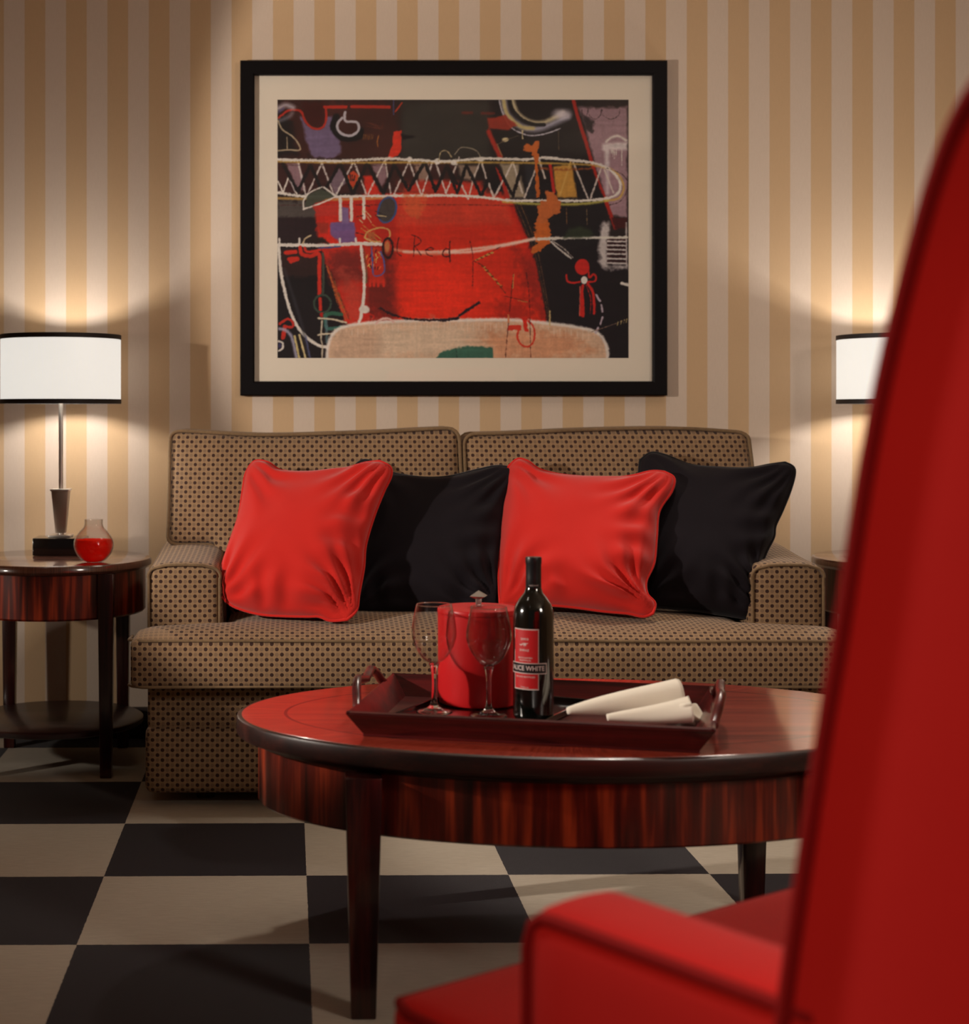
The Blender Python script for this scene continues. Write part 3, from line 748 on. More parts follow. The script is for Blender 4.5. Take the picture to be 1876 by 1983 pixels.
def text_wrap(name, s, am, z, size, R, mat, parent, sx=1.0, spacing=1.0, fit=None):
    cu = bpy.data.curves.new('t', 'FONT'); cu.body = s; cu.size = size; cu.align_x = 'CENTER'; cu.align_y = 'CENTER'
    cu.space_character = spacing; cu.offset = size*.012
    to = bpy.data.objects.new('t', cu); COL.objects.link(to); bpy.context.view_layer.update()
    me = bpy.data.meshes.new_from_object(to.evaluated_get(bpy.context.evaluated_depsgraph_get()))
    bpy.data.objects.remove(to); bpy.data.curves.remove(cu)
    if fit:
        w = max(v.co.x for v in me.vertices)-min(v.co.x for v in me.vertices); sx = fit/w
    for v in me.vertices:
        a = math.radians(am)+v.co.x*sx/R; v.co = (R*math.sin(a), -R*math.cos(a), z+v.co.y)
    me.materials.clear(); me.materials.append(mat); me.name = name
    o = bpy.data.objects.new(name, me); COL.objects.link(o); o.parent = parent; return o
rad = math.radians
text_wrap('brand_lettering', 'ALICE WHITE', -27.5, .0973, .0125, R0+.0008, M['lab_white'], bandl, fit=R0*rad(104))
text_wrap('year_lettering', '2003', -34, .151, .0055, R0+.0004, M['lab_white'], lab, fit=R0*rad(24))
text_wrap('variety_lettering', 'SHIRAZ', -35, .1305, .0055, R0+.0004, M['lab_white'], lab, fit=R0*rad(30))
text_wrap('small_lettering', 'SOUTH EASTERN', -33, .1165, .0040, R0+.0004, M['lab_white'], lab, fit=R0*rad(44))
text_wrap('small_lettering', 'AUSTRALIA', -33, .1120, .0038, R0+.0004, M['lab_white'], lab, fit=R0*rad(36))
text_wrap('small_lettering', 'ESTATE BOTTLED', -33, .0815, .0040, R0+.0004, M['lab_white'], lab, fit=R0*rad(60))
text_wrap('small_lettering', '750ml', -34, .0625, .0028, R0+.0004, M['lab_white'], lab, fit=R0*rad(24))
# leaping kangaroo emblem
kp = [(-11, 2), (-9, 0), (-6, 3), (-3, 5), (2, 6), (6, 5), (8, 6.5), (9.5, 5.5), (8.5, 4), (5, 2.5), (4, 0), (6, -3), (3, -2), (1.5, 0), (0, -1.5), (2, -5.5), (-.5, -3), (-2, 0), (-4, .5), (-7, -2.5), (-10, -2.5), (-12, 1)]
V = []
for (x, y) in kp:
    a = rad(-35+x*1.25); V.append(((R0+.0005)*math.sin(a), -(R0+.0005)*math.cos(a), .1405+y*.00062))
mk('kangaroo_emblem', V, [tuple(range(len(V)))], M['lab_white'], lab, smooth=False)
text_wrap('capsule_lettering', 'ALICE WHITE', -5, .2475, .0032, .0149, M['lab_white'], wb, fit=.0148*rad(70))

# ---- napkins
def napkin(label, tip, end, r_end, seed, fl=1.0, z_end=None):
    tip, end = Vector(tip), Vector(end); ax = end-tip; Ln = ax.length
    t = empty('rolled_napkin', label, 'napkin', tip, group='rolled linen napkins')
    ax = ax.normalized(); side = Vector((0, 0, 1)).cross(ax).normalized(); up = ax.cross(side)
    V, Fc = [], []; n, m = 56, 36
    for i in range(m+1):
        s = i/m; r = .006+(r_end-.006)*s**.85
        for k in range(n):
            a = 2*PI*k/n
            rr = r*(1+.10*math.sin(a*3+seed+s*2)*s)*(1-.05*math.cos(a+2.2))
            P = ax*Ln*s+side*(rr*1.12*math.cos(a))+up*(rr*fl*math.sin(a))
            P += Vector((0, 0, .004*math.sin(s*3+seed)))
            if a > PI*.3 and a < PI*.45: P += up*.0022*s        # overlapped edge of the roll
            V.append(P)
    for i in range(m):
        for k in range(n):
            k2 = (k+1) % n; Fc.append((i*n+k, i*n+k2, (i+1)*n+k2, (i+1)*n+k))
    # the open end folds inward
    o = len(V)
    for (f, d) in ((.86, .000), (.80, -.02), (.45, -.03)):
        for k in range(n):
            a = 2*PI*k/n; P = ax*(Ln+d)+side*(r_end*f*1.12*math.cos(a))+up*(r_end*f*fl*math.sin(a)*(.9)); V.append(P)
    prev = m*n
    for q in range(3):
        for k in range(n):
            k2 = (k+1) % n; Fc.append((prev+k, prev+k2, o+q*n+k2, o+q*n+k))
        prev = o+q*n
    Fc.append(tuple(prev+k for k in range(n))); Fc.append(tuple(range(n-1, -1, -1)))
    mk('cloth', V, Fc, M['napkin'], t)
    return t
fz = tz+.008
n1 = napkin('cream napkin roll lying behind the other one, its fat end raised', W(1098, 1379, 2.86), W(1316, 1356, 2.88), .036, .5, 1.0)
n2 = napkin('cream napkin roll at the front edge of the serving tray', W(1175, 1393, 2.80), W(1338, 1374, 2.79), .023, 2.3, .95)
# loose folded tails of the rear napkin
V = []; Fc = []; a = W(1325, 1380, 2.90)-n1.location
nx_, ny_ = 14, 10
for i in range(nx_+1):
    for j in range(ny_+1):
        s, q = i/nx_, j/ny_
        V.append(a+Vector((-.02+.052*s, -.030+.075*q, -.002+.012*math.sin(s*5+q*3)*(1-s*.4)+.004*s)))
for i in range(nx_):
    for j in range(ny_): Fc.append((i*(ny_+1)+j, (i+1)*(ny_+1)+j, (i+1)*(ny_+1)+j+1, i*(ny_+1)+j+1))
tail = mk('folded_tail', V, Fc, M['napkin'], n1); sd = tail.modifiers.new('s', 'SOLIDIFY'); sd.thickness = .006

# ================================================================== RED ARMCHAIR (foreground)
th = math.radians(35.7)
ch = empty('armchair', 'red upholstered high-back armchair in the foreground, facing the coffee table', 'armchair', (.536, 1.601-DW, 0), th)
HW = .39
def bevel_prism(name, prof, x0, x1, bev, mat, seg=4, bulge=0):
    """prof = closed [(y,z)...], extruded along x with rounded side edges"""
    b = bmesh.new(); n = len(prof)
    va = [b.verts.new((x0, y, z)) for y, z in prof]; vb = [b.verts.new((x1, y, z)) for y, z in prof]
    b.faces.new(va); b.faces.new(vb[::-1])
    for k in range(n): b.faces.new((va[k], va[(k+1) % n], vb[(k+1) % n], vb[k]))
    bmesh.ops.recalc_face_normals(b, faces=b.faces)
    ends = [e for e in b.edges if abs(e.verts[0].co.x-e.verts[1].co.x) < 1e-6]
    bmesh.ops.bevel(b, geom=ends, offset=bev, segments=seg, affect='EDGES', profile=.5)
    return bm_obj(name, b, mat, ch, sharp=50)
front = [(-.175, .22), (-.195, .42), (-.217, .60), (-.250, .80), (-.269, .90), (-.289, 1.013), (-.311, 1.108), (-.344, 1.215), (-.375, 1.27), (-.42, 1.30)]
rear = [(-.475, 1.292), (-.505, 1.25), (-.505, 1.15), (-.485, .95), (-.455, .70), (-.42, .45), (-.40, .22)]
prof = [(p.x, p.y) for p in spline([(a, b, 0) for a, b in front+rear], 5)]
bevel_prism('backrest', prof, -HW, HW, .030, M['leather'], 6)
for s in (-1, 1):
    pth = [(s*(HW+.001), y-.018 if k < 60 else y, z-.0) for k, (y, z) in enumerate([(p.x, p.y) for p in spline([(a, b, 0) for a, b in front], 7)])]
    tube('piping', pth, .0065, M['leatherpipe'], ch, 10)
for s in (-1, 1):
    x0, x1 = (-HW, -HW+.118) if s < 0 else (HW-.118, HW)
    def d(p, q):
        p.z += .006*(1-q.x**2)*ss(.5, 1, q.z); return p
    soft_box('arm', (x0, -.36, .14), (x1, .05, .605), .022, M['leather'], ch, .03, d)
    xo = x0+.004 if s < 0 else x1-.004
    tube('piping', [(xo, .047, .16)]+[(xo, .047, z) for z in np.linspace(.2, .57, 8)]+[(xo, .040, .592), (xo, .028, .601)]+[(xo, y, .602) for y in np.linspace(.01, -.26, 12)], .006, M['leatherpipe'], ch, 10)
def sd_(p, q):
    k = ss(.04, .02, p.y)                       # narrows between the arms
    k = 1-ss(.03, .06, p.y)
    p.x = p.x*(1-k*(1-.268/.345))
    p.z += .016*(1-q.x**2)*(1-q.y**2)*ss(0, 1, q.z); return p
soft_box('seat_cushion', (-.345, -.26, .30), (.345, .304, .443), .024, M['leather'], ch, .03, sd_)
soft_box('seat_base', (-.345, -.30, .13), (.345, .285, .305), .02, M['leather'], ch, .05)
ringp = [(-.343, .06, .432), (-.343, .27, .432), (-.330, .300, .432), (.330, .300, .432), (.343, .27, .432), (.343, .06, .432)]
pp = []
for i in range(len(ringp)-1):
    for t_ in np.linspace(0, 1, 10, endpoint=False): pp.append(Vector(ringp[i]).lerp(Vector(ringp[i+1]), t_))
tube('piping', pp, .0058, M['leatherpipe'], ch, 10)
for (x, y) in ((-.30, .24), (.30, .24), (-.30, -.32), (.30, -.32)):
    box('leg', (x-.022, y-.022, 0), (x+.022, y+.022, .135), M['wood'], ch, .003, taper=(.7, .7))

# ================================================================== FRAMED PICTURE
k_ = 5.07/F; fx0, fx1 = (465-VX)*k_, (1292-VX)*k_; fz1, fz0 = CH+(HZ-117)*k_, CH+(HZ-766)*k_
pic = empty('framed_picture', 'large abstract red and black print in a black frame, hung above the sofa', 'picture', ((fx0+fx1)/2, 0, fz0))
po = Vector(pic.location)
def rel(o): o.location = -po; return o
fw = .046
b = bmesh.new()
Pf = [[(fx0, fz0), (fx1, fz0), (fx1, fz1), (fx0, fz1)], [(fx0+fw, fz0+fw), (fx1-fw, fz0+fw), (fx1-fw, fz1-fw), (fx0+fw, fz1-fw)]]
rings = []
for (which, y) in ((0, -.002), (0, -.030), (0.08, -.034), (.9, -.034), (1, -.030), (1, -.006)):
    rings.append([b.verts.new((Pf[0][i][0]+(Pf[1][i][0]-Pf[0][i][0])*which, y, Pf[0][i][1]+(Pf[1][i][1]-Pf[0][i][1])*which)) for i in range(4)])
for r in range(len(rings)):
    r2 = (r+1) % len(rings)
    for i in range(4): j = (i+1) % 4; b.faces.new((rings[r][i], rings[r][j], rings[r2][j], rings[r2][i]))
rel(bm_obj('frame', b, M['frame'], pic, smooth=False))
rel(box('mat_board', (fx0+fw-.003, -.012, fz0+fw-.003), (fx1-fw+.003, -.006, fz1-fw+.003), M['mat'], pic, smooth=False))
rel(box('glass_pane', (fx0+fw-.003, -.0245, fz0+fw-.003), (fx1-fw+.003, -.0225, fz1-fw+.003), M['pane'], pic, smooth=False))
# ---- the print itself: an abstract painting rasterised as a colour attribute on a fine flat mesh
PW, PH = 682, 502
YY, XX = np.mgrid[0:PH, 0:PW].astype(np.float32)
rs = np.random.RandomState(11)
def vnoise(cw, chh, seed=0, octv=3):
    """smooth noise, cell sizes in px"""
    out = np.zeros((PH, PW), np.float32); amp = 1; tot = 0
    r = np.random.RandomState(seed)
    for o in range(octv):
        gw, gh = int(PW/cw)+3, int(PH/chh)+3; gr = r.rand(gh, gw).astype(np.float32)
        x = XX/cw; y = YY/chh; xi = x.astype(int); yi = y.astype(int); fx = x-xi; fy = y-yi
        fx = fx*fx*(3-2*fx); fy = fy*fy*(3-2*fy)
        out += amp*((gr[yi, xi]*(1-fx)+gr[yi, xi+1]*fx)*(1-fy)+(gr[yi+1, xi]*(1-fx)+gr[yi+1, xi+1]*fx)*fy)
        tot += amp; amp *= .55; cw = max(1.5, cw/2.1); chh = max(1.5, chh/2.1)
    return out/tot
NB = vnoise(9, 9, 1); NX = vnoise(60, 5, 2); NY = vnoise(5, 60, 3); NF = vnoise(3, 3, 4, 2); NL = vnoise(110, 90, 5)
IMG = np.zeros((PH, PW, 3), np.float32); IMG[:] = (40, 29, 29)
def put(mask, col, alpha=1.0, tex=.10):
    global IMG
    m = np.clip(mask, 0, 1)*alpha
    c = np.array(col, np.float32)*(1+tex*2*((NX+NY+NB)/3-.5))[..., None]
    IMG = IMG*(1-m[..., None])+c*m[..., None]
def sdpoly(P):
    P = np.array(P, np.float32); n = len(P); d = np.full((PH, PW), 1e9, np.float32); ins = np.zeros((PH, PW), bool)
    for i in range(n):
        a, b = P[i], P[(i+1) % n]; e = b-a; L = max(1e-6, float(e@e))
        t = np.clip(((XX-a[0])*e[0]+(YY-a[1])*e[1])/L, 0, 1)
        d = np.minimum(d, np.hypot(XX-a[0]-t*e[0], YY-a[1]-t*e[1]))
        c = ((a[1] > YY) != (b[1] > YY))
        if abs(e[1]) > 1e-6: ins ^= c & (XX < (e[0])*(YY-a[1])/e[1]+a[0])
    return np.where(ins, -d, d)
def poly(P, col, soft=1.2, alpha=1., rough=2.5, tex=.12):
    d = sdpoly(P)+(NB-.5)*rough*2; put(.5-d/(2*soft), col, alpha, tex)
def line(P, w, col, soft=.9, alpha=1., rough=1.0, curve=True, tex=.08, close=False):
    P = [(a, b, 0) for a, b in P]
    if curve and len(P) > 2: P = [(p.x, p.y) for p in spline(P, 6, close)]
    else: P = [(a, b) for a, b, _ in P]
    if close: P.append(P[0])
    xs_ = [p[0] for p in P]; ys_ = [p[1] for p in P]; pad = w+soft*3+4
    x0, x1 = int(max(0, min(xs_)-pad)), int(min(PW, max(xs_)+pad)); y0, y1 = int(max(0, min(ys_)-pad)), int(min(PH, max(ys_)+pad))
    if x1 <= x0 or y1 <= y0: return
    sx_, sy_ = XX[y0:y1, x0:x1], YY[y0:y1, x0:x1]; d = np.full(sx_.shape, 1e9, np.float32)
    for (ax, ay), (bx, by) in zip(P[:-1], P[1:]):
        ex, ey = bx-ax, by-ay; L = max(1e-6, ex*ex+ey*ey); t = np.clip(((sx_-ax)*ex+(sy_-ay)*ey)/L, 0, 1)
        d = np.minimum(d, np.hypot(sx_-ax-t*ex, sy_-ay-t*ey))
    d = d-w/2+(NF[y0:y1, x0:x1]-.5)*rough*2
    m = np.zeros((PH, PW), np.float32); m[y0:y1, x0:x1] = np.clip(.5-d/(2*soft), 0, 1); put(m, col, alpha, tex)
def ell(cx, cy, rx, ry, col, soft=1.2, alpha=1., ang=0, rough=2):
    c_, s_ = math.cos(ang), math.sin(ang); x = (XX-cx)*c_+(YY-cy)*s_; y = -(XX-cx)*s_+(YY-cy)*c_
    d = (np.sqrt((x/rx)**2+(y/ry)**2)-1)*min(rx, ry)+(NB-.5)*rough; put(.5-d/(2*soft), col, alpha)
def w(*P): return [(x/2.2333-77, y/2.2333-91) for x, y in P]            # tracing frames
def tl(*P): return [(x/5.36-7, y/5.36-11) for x, y in P]
def tr_(*P): return [(333+x/5.211, y/5.211-11) for x, y in P]
def bl(*P): return [(x/5.36-7, 239+y/5.36) for x, y in P]
def br(*P): return [(333+x/5.211, 239+y/5.211) for x, y in P]
DK = (30, 22, 24); MAR = (84, 26, 22); RED = (226, 48, 24); LRED = (214, 66, 48); LAV = (128, 112, 150); WH = (236, 228, 218)
CRM = (222, 192, 132); YEL = (220, 178, 84); ORG = (206, 104, 40); GRN = (50, 84, 74); BLU = (62, 84, 140); PNK = (166, 132, 142)
# ground tones
poly(w((170, 200), (680, 200), (690, 470), (170, 470)), (72, 36, 32), 14, .9, 20)
poly(w((170, 250), (230, 300), (260, 440), (170, 450)), (30, 24, 26), 6, 1, 8)
poly(w((700, 200), (1100, 200), (1100, 470), (700, 470)), (54, 50, 46), 10, 1, 6)
poly(w((560, 240), (700, 260), (700, 440), (470, 440), (470, 330)), (66, 34, 30), 8, .8, 10)
poly(w((1095, 200), (1490, 200), (1600, 560), (1600, 1180), (1100, 700)), (28, 22, 26), 6, 1, 6)
poly(w((170, 640), (420, 640), (420, 720), (170, 715)), (84, 76, 72), 3, .9, 8)
poly(w((170, 715), (400, 712), (400, 810), (170, 815)), (40, 26, 30), 2, 1, 4)
poly(w((170, 835), (360, 835), (400, 940), (470, 1170), (380, 1330), (170, 1330)), (28, 20, 24), 2, 1, 4)
poly(w((180, 850), (350, 850), (355, 970), (180, 970)), (54, 32, 30), 3, .9, 6)
# big red body
poly(w((330, 640), (700, 600), (1190, 640), (1240, 760), (1290, 900), (1345, 1180), (470, 1180), (400, 960), (345, 800)), (196, 40, 26), 3, 1, 6)
poly(w((680, 620), (1150, 620), (1220, 760), (1270, 900), (1330, 1180), (680, 1180), (690, 900)), RED, 8, 1, 10)
poly(w((690, 560), (1000, 560), (1170, 640), (1190, 740), (960, 745), (690, 750)), (216, 66, 44), 6, .9, 6)
poly(w((560, 840), (660, 860), (690, 1150), (560, 1160)), (106, 32, 26), 12, .8, 14)
poly(w((390, 860), (540, 860), (545, 990), (400, 1000)), (112, 36, 32), 8, .8, 10)
poly(w((440, 930), (540, 1000), (530, 1150), (470, 1160)), (206, 80, 62), 10, .6, 16)
poly(w((1130, 1080), (1250, 1090), (1300, 1170), (1140, 1170)), (150, 34, 24), 10, .5, 20)
poly(w((1200, 840), (1290, 900), (1330, 1150), (1270, 1100)), (120, 30, 26), 9, .55, 16)
IMG[:] = IMG*(1+.16*(NL-.5)*2)[..., None]
# lower dark right and seam lines
poly(w((1290, 880), (1700, 800), (1700, 1330), (1600, 1330), (1345, 1170)), (26, 18, 24), 2, 1, 4)
for k in range(5): line(w((1190+k*9, 640), (1240+k*9, 760), (1290+k*6, 900), (1350+k*3, 1180)), 1.0, (150, 104, 60) if k % 2 else (54, 30, 26), .8, .7, 1)
# lavender and black shapes, top left
poly(tl((270, 230), (330, 300), (420, 370), (500, 370), (560, 240), (640, 240), (690, 500), (700, 600), (620, 660), (450, 660), (380, 640), (340, 500)), LAV, 2.5, .85, 5)
poly(tl((300, 90), (520, 80), (540, 270), (470, 340), (370, 320), (310, 220)), (66, 24, 22), 2, 1, 4)
line(tl((50, 245), (120, 190), (180, 165), (280, 180), (320, 270), (380, 340), (460, 365), (520, 330), (545, 250), (540, 150)), 4.2, (190, 50, 36))
line(tl((530, 135), (750, 135)), 6, (196, 52, 38)); line(tl((810, 130), (1200, 135)), 6, (190, 50, 36))
line(tl((1260, 185), (1330, 95)), 2.5, (196, 60, 38)); line(tl((1245, 60), (1245, 210)), 2, (70, 76, 120))
line(tl((45, 150), (120, 115), (200, 140)), 9, (205, 195, 205), 4, .8); line(tl((50, 190), (100, 150)), 4, (90, 84, 130), 2, .8); line(tl((50, 280), (150, 240), (190, 200)), 6, (196, 196, 214), 4, .5)
line(tl((45, 280), (90, 370), (180, 430), (245, 500), (270, 580), (150, 580), (45, 590)), 2.8, (190, 170, 140)); line(tl((135, 450), (140, 580)), 2, (190, 170, 140))
line(tl((650, 240), (620, 340), (680, 430), (760, 460), (880, 440), (900, 380)), 14, (24, 20, 22), 1.5)
line(tl((710, 250), (665, 300), (665, 370), (720, 420), (800, 432), (870, 390), (882, 330), (850, 290), (745, 280), (740, 190)), 5, (196, 188, 196))
poly(tl((1240, 385), (1330, 375), (1325, 590), (1290, 640), (1190, 690), (1180, 660), (1235, 520)), (226, 56, 36), 1)
poly(tl((1320, 410), (1470, 440), (1340, 480)), (24, 18, 22), 1.5)
for k in range(6): line(tl((930+k*18, 470), (935+k*20, 420)), 1.1, (170, 110, 50), .6, .7)
line(tl((1090, 430), (1075, 500), (1085, 560)), 1.4, (180, 110, 50), .6)
for k in range(9): line(tl((940+rs.rand()*200, 290+rs.rand()*80), (1000+rs.rand()*180, 300+rs.rand()*70)), 1, (120, 60, 44), .7, .6)
# top right: arcs, panel
line(tr_((550, 60), (580, 200), (680, 300), (800, 350), (940, 340), (1100, 270), (1200, 230)), 11, (190, 186, 204), 5, .9)
line(tr_((550, 60), (580, 190), (680, 300), (760, 340), (850, 345)), 7, (204, 184, 120), 2, .9)
line(tr_((640, 60), (690, 190), (800, 270), (930, 290), (1060, 240), (1150, 190)), 8, (216, 200, 160), 3, .9)
line(tr_((610, 60), (640, 160), (740, 260), (850, 305), (960, 310)), 7, (26, 22, 26), 1.2)
ell(*tr_((1140, 200))[0], 16, 9, (226, 216, 224), 5, .9)
line(tr_((505, 60), (540, 190), (620, 330), (740, 400), (840, 420), (980, 400), (1120, 350)), 2.4, (206, 200, 210))
poly(tr_((385, 240), (570, 215), (690, 320), (600, 360), (400, 350)), (170, 54, 36), 2, .9)
line(tr_((140, 190), (230, 190)), 5, (140, 46, 34), 2, .7); line(tr_((330, 195), (450, 195)), 5, (140, 46, 34), 2, .7)
ell(*tr_((570, 460))[0], 6.5, 4.2, (226, 206, 160)); line(tr_((490, 510), (560, 470), (700, 420)), 1, (120, 100, 80), .7)
line(tr_((740, 370), (742, 450)), 2.4, (220, 204, 160)); line(tr_((400, 380), (450, 500), (520, 640)), 9, (190, 46, 30), 2, .9)
line(tr_((485, 510), (540, 640)), 1.2, (170, 120, 80), .7)
poly(tr_((1310, 140), (1800, 130), (1800, 1250), (1640, 1230), (1560, 1000), (1450, 620), (1340, 220)), PNK, 3, 1, 4)
poly(tr_((1340, 190), (1460, 280), (1450, 390), (1370, 360)), (36, 26, 32), 3, .9, 6)
for (a, b_) in ((1340, 1405), (1405, 1540), (1545, 1725)):
    line(tr_((a, 160), (a+12, 215), ((a+b_)/2, 255), (b_-12, 215), (b_, 150)), 1.1, (70, 50, 58), .7)
line(tr_((1255, 60), (1300, 230), (1380, 480), (1450, 720), (1500, 880), (1560, 1020), (1680, 1350)), 7, (176, 38, 28), 1.2)
poly(tr_((1640, 1250), (1800, 1250), (1800, 1360), (1680, 1360)), (70, 20, 22), 1.5)
line(tr_((1590, 480), (1640, 440), (1710, 425), (1790, 470)), 4, WH, 2)
poly(tr_((1545, 500), (1800, 490), (1800, 560), (1615, 560), (1610, 720), (1580, 720), (1575, 580), (1545, 560)), (226, 214, 214), 3, .95)
for (x, y) in ((1640, 600), (1655, 630), (1670, 650), (1690, 620), (1745, 720)): line(tr_((x, 555), (x, y)), 1.3, WH, .7)
line(tr_((1600, 700), (1600, 1000)), 7, (214, 200, 206), 3, .8)
poly(br((1560, 0), (1615, 0), (1600, 420), (1810, 430), (1800, 465), (1560, 460), (1520, 400), (1530, 100)), (216, 206, 204), 4, .95, 6)
for y in (165, 205, 245, 290, 335, 385): line(br((1605, y), (1790, y+6)), 3.4, (60, 22, 26), 1)
for y in (185, 225, 268, 312, 360, 405): line(br((1600, y), (1790, y+4)), 3, (222, 212, 208), .8)
line(br((1790, 0), (1795, 430)), 3, (200, 190, 188), 1.2)
# zig-zag chain band
poly(tl((40, 700), (1900, 700), (1900, 1030), (40, 1030)), (70, 34, 32), 2, .75, 3)
poly(tl((130, 720), (270, 720), (330, 1000), (250, 1000)), PNK, 2, .8); poly(tl((560, 900), (680, 760), (760, 900), (640, 1040)), (140, 118, 134), 2, .8)
poly(tl((1010, 730), (1150, 730), (1180, 860), (1120, 960)), PNK, 2, .8); poly(tl((930, 850), (1020, 850), (1110, 1050), (960, 1050)), (212, 50, 34), 2)
poly(tl((760, 850), (830, 790), (890, 850), (820, 980)), (200, 70, 40), 1); line(tl((765, 860), (820, 985), (888, 850)), 1.5, YEL, .7)
for k in range(3): line(tl((790+k*25, 830+k*10), (800+k*15, 900)), 2, (40, 28, 30))
poly(tl((1450, 720), (1620, 720), (1600, 880), (1520, 920)), (180, 150, 132), 2, .8); poly(tl((1360, 980), (1500, 900), (1900, 900), (1900, 1030), (1360, 1030)), (200, 52, 36), 4, .8)
poly(tr_((0, 900), (330, 880), (330, 1030), (0, 1030)), (206, 56, 40), 5, .8); poly(tr_((80, 710), (290, 730), (260, 880), (130, 860)), (176, 150, 130), 3, .8)
poly(tr_((520, 710), (700, 710), (770, 1050), (600, 1050), (560, 900)), (184, 166, 138), 3, .85); line(tr_((480, 720), (540, 880), (590, 1040)), 8, (180, 44, 32), 1.5)
poly(tr_((760, 710), (900, 710), (900, 1050), (790, 1050)), (44, 44, 50), 3, .9)
poly(tr_((1050, 730), (1240, 720), (1300, 1050), (1090, 1050)), (202, 148, 66), 2); line(tr_((1020, 720), (1060, 990)), 6, (190, 40, 34))
poly(tr_((1260, 760), (1450, 760), (1560, 1040), (1320, 1040)), (30, 24, 28), 2)
WZ = tl((45, 910), (95, 1020), (155, 860), (240, 1040)) 
line(WZ, 3, WH, curve=False); line(tl((170, 900), (215, 1000)), 3, (200, 188, 190))
for a in ([(255, 720), (330, 1040)], [(500, 720), (620, 1040)], [(500, 720), (345, 1050)], [(820, 720), (650, 1040)], [(840, 720), (960, 1040)], [(1150, 690), (980, 1040)], [(1155, 690), (1215, 1030)], [(1405, 700), (1250, 1040)], [(1405, 700), (1530, 1040)], [(1650, 700), (1540, 1040)], [(1680, 700), (1790, 1030)], [(1850, 880), (1790, 1030)]):
    line(tl(*a), 3.2, (224, 212, 206), 1, .95, 1.4)
for a in ([(30, 830), (100, 640)], [(120, 910), (195, 1060)], [(240, 880), (195, 1060)], [(310, 690), (235, 880)], [(330, 690), (375, 850)], [(400, 900), (450, 1050)], [(545, 870), (455, 1050)], [(640, 690), (560, 860)], [(645, 690), (740, 1000)], [(870, 770), (760, 1045)], [(900, 640), (970, 850)], [(1230, 680), (1120, 1020)], [(1250, 680), (1400, 1045)], [(1540, 740), (1430, 1050)], [(1560, 740), (1660, 1000)]):
    line(tr_(*a), 3.2, (224, 210, 200) if a[0][0] != 1230 else (214, 170, 90), 1, .95, 1.4)
line(tl((95, 730), (250, 1010), (380, 740), (510, 1030), (690, 720), (820, 1040), (970, 720), (1140, 1040), (1250, 730), (1400, 1000), (1570, 700), (1680, 1010), (1800, 740), (1900, 930)), 6.6, (30, 24, 26), .8, 1, 1.6, curve=False)
line(tr_((-10, 760), (80, 1000), (175, 720), (325, 1030), (470, 690), (645, 1030), (755, 670)), 6.2, (30, 24, 26), .8, 1, 1.6, curve=False)
line(w((172, 470), (400, 475), (700, 475), (1100, 475), (1400, 480), (1560, 490), (1640, 520), (1672, 580), (1650, 630), (1590, 640)), 4, YEL, 1.6, .85)
line(w((172, 630), (450, 635), (640, 628)), 5, (214, 170, 96), 1.8, .8); line(w((1150, 645), (1300, 655), (1480, 655), (1600, 640)), 5, (214, 204, 96), 1.8, .8)
line(w((172, 462), (300, 466), (460, 468), (640, 458), (760, 464), (900, 470), (1060, 458), (1240, 462), (1320, 455), (1460, 466), (1560, 482), (1620, 512), (1655, 560), (1650, 605), (1600, 630), (1500, 640), (1320, 640), (1180, 640), (1080, 628), (980, 620), (900, 618), (640, 620), (450, 622), (290, 622), (172, 605)), 5, WH, 1, 1, 1.8)
ell(*w((745, 462))[0], 5, 5, WH); ell(*w((865, 470))[0], 6, 6, WH); ell(*w((1050, 462))[0], 8, 4, WH); ell(*w((935, 475))[0], 6, 5, WH)
line(w((1600, 500), (1670, 530), (1690, 580), (1660, 640), (1610, 660)), 1, (60, 40, 40), .7)
line(w((870, 470), (880, 430), (905, 425), (925, 450)), 1.8, (190, 170, 130)); line(w((940, 440), (965, 412), (1000, 412), (1035, 425), (1050, 450)), 1.6, (190, 176, 150), .8, .8)
line(tl((40, 740), (1900, 745)), 1, (60, 40, 40), .7, .8); line(w((172, 660), (950, 658), (1230, 665)), 1, (80, 34, 30), .8, .8)
# patches of orange
poly(tr_((860, 480), (905, 480), (905, 640), (890, 700), (910, 900), (915, 1040), (890, 1040), (870, 780), (860, 620), (760, 560), (780, 490), (830, 520)), ORG, 1, 1, 5)
poly(tr_((970, 980), (1060, 990), (1130, 1100), (1120, 1200), (1040, 1230), (990, 1260), (1000, 1360), (880, 1360), (890, 1130), (960, 1080)), (200, 106, 52), 1, 1, 7)
poly(br((880, 0), (1000, 0), (1015, 90), (1010, 200), (950, 230), (900, 300), (820, 300), (880, 200), (865, 120)), ORG, 1, 1, 7)
line(tr_((910, 745), (1050, 765), (1290, 760), (1450, 750)), 3.5, (160, 84, 40), 1.5, .8, 3)
poly(tl((1330, 1010), (1560, 1040), (1590, 1100), (1540, 1260), (1380, 1290), (1340, 1180)), (214, 110, 60), 4, .55, 14)
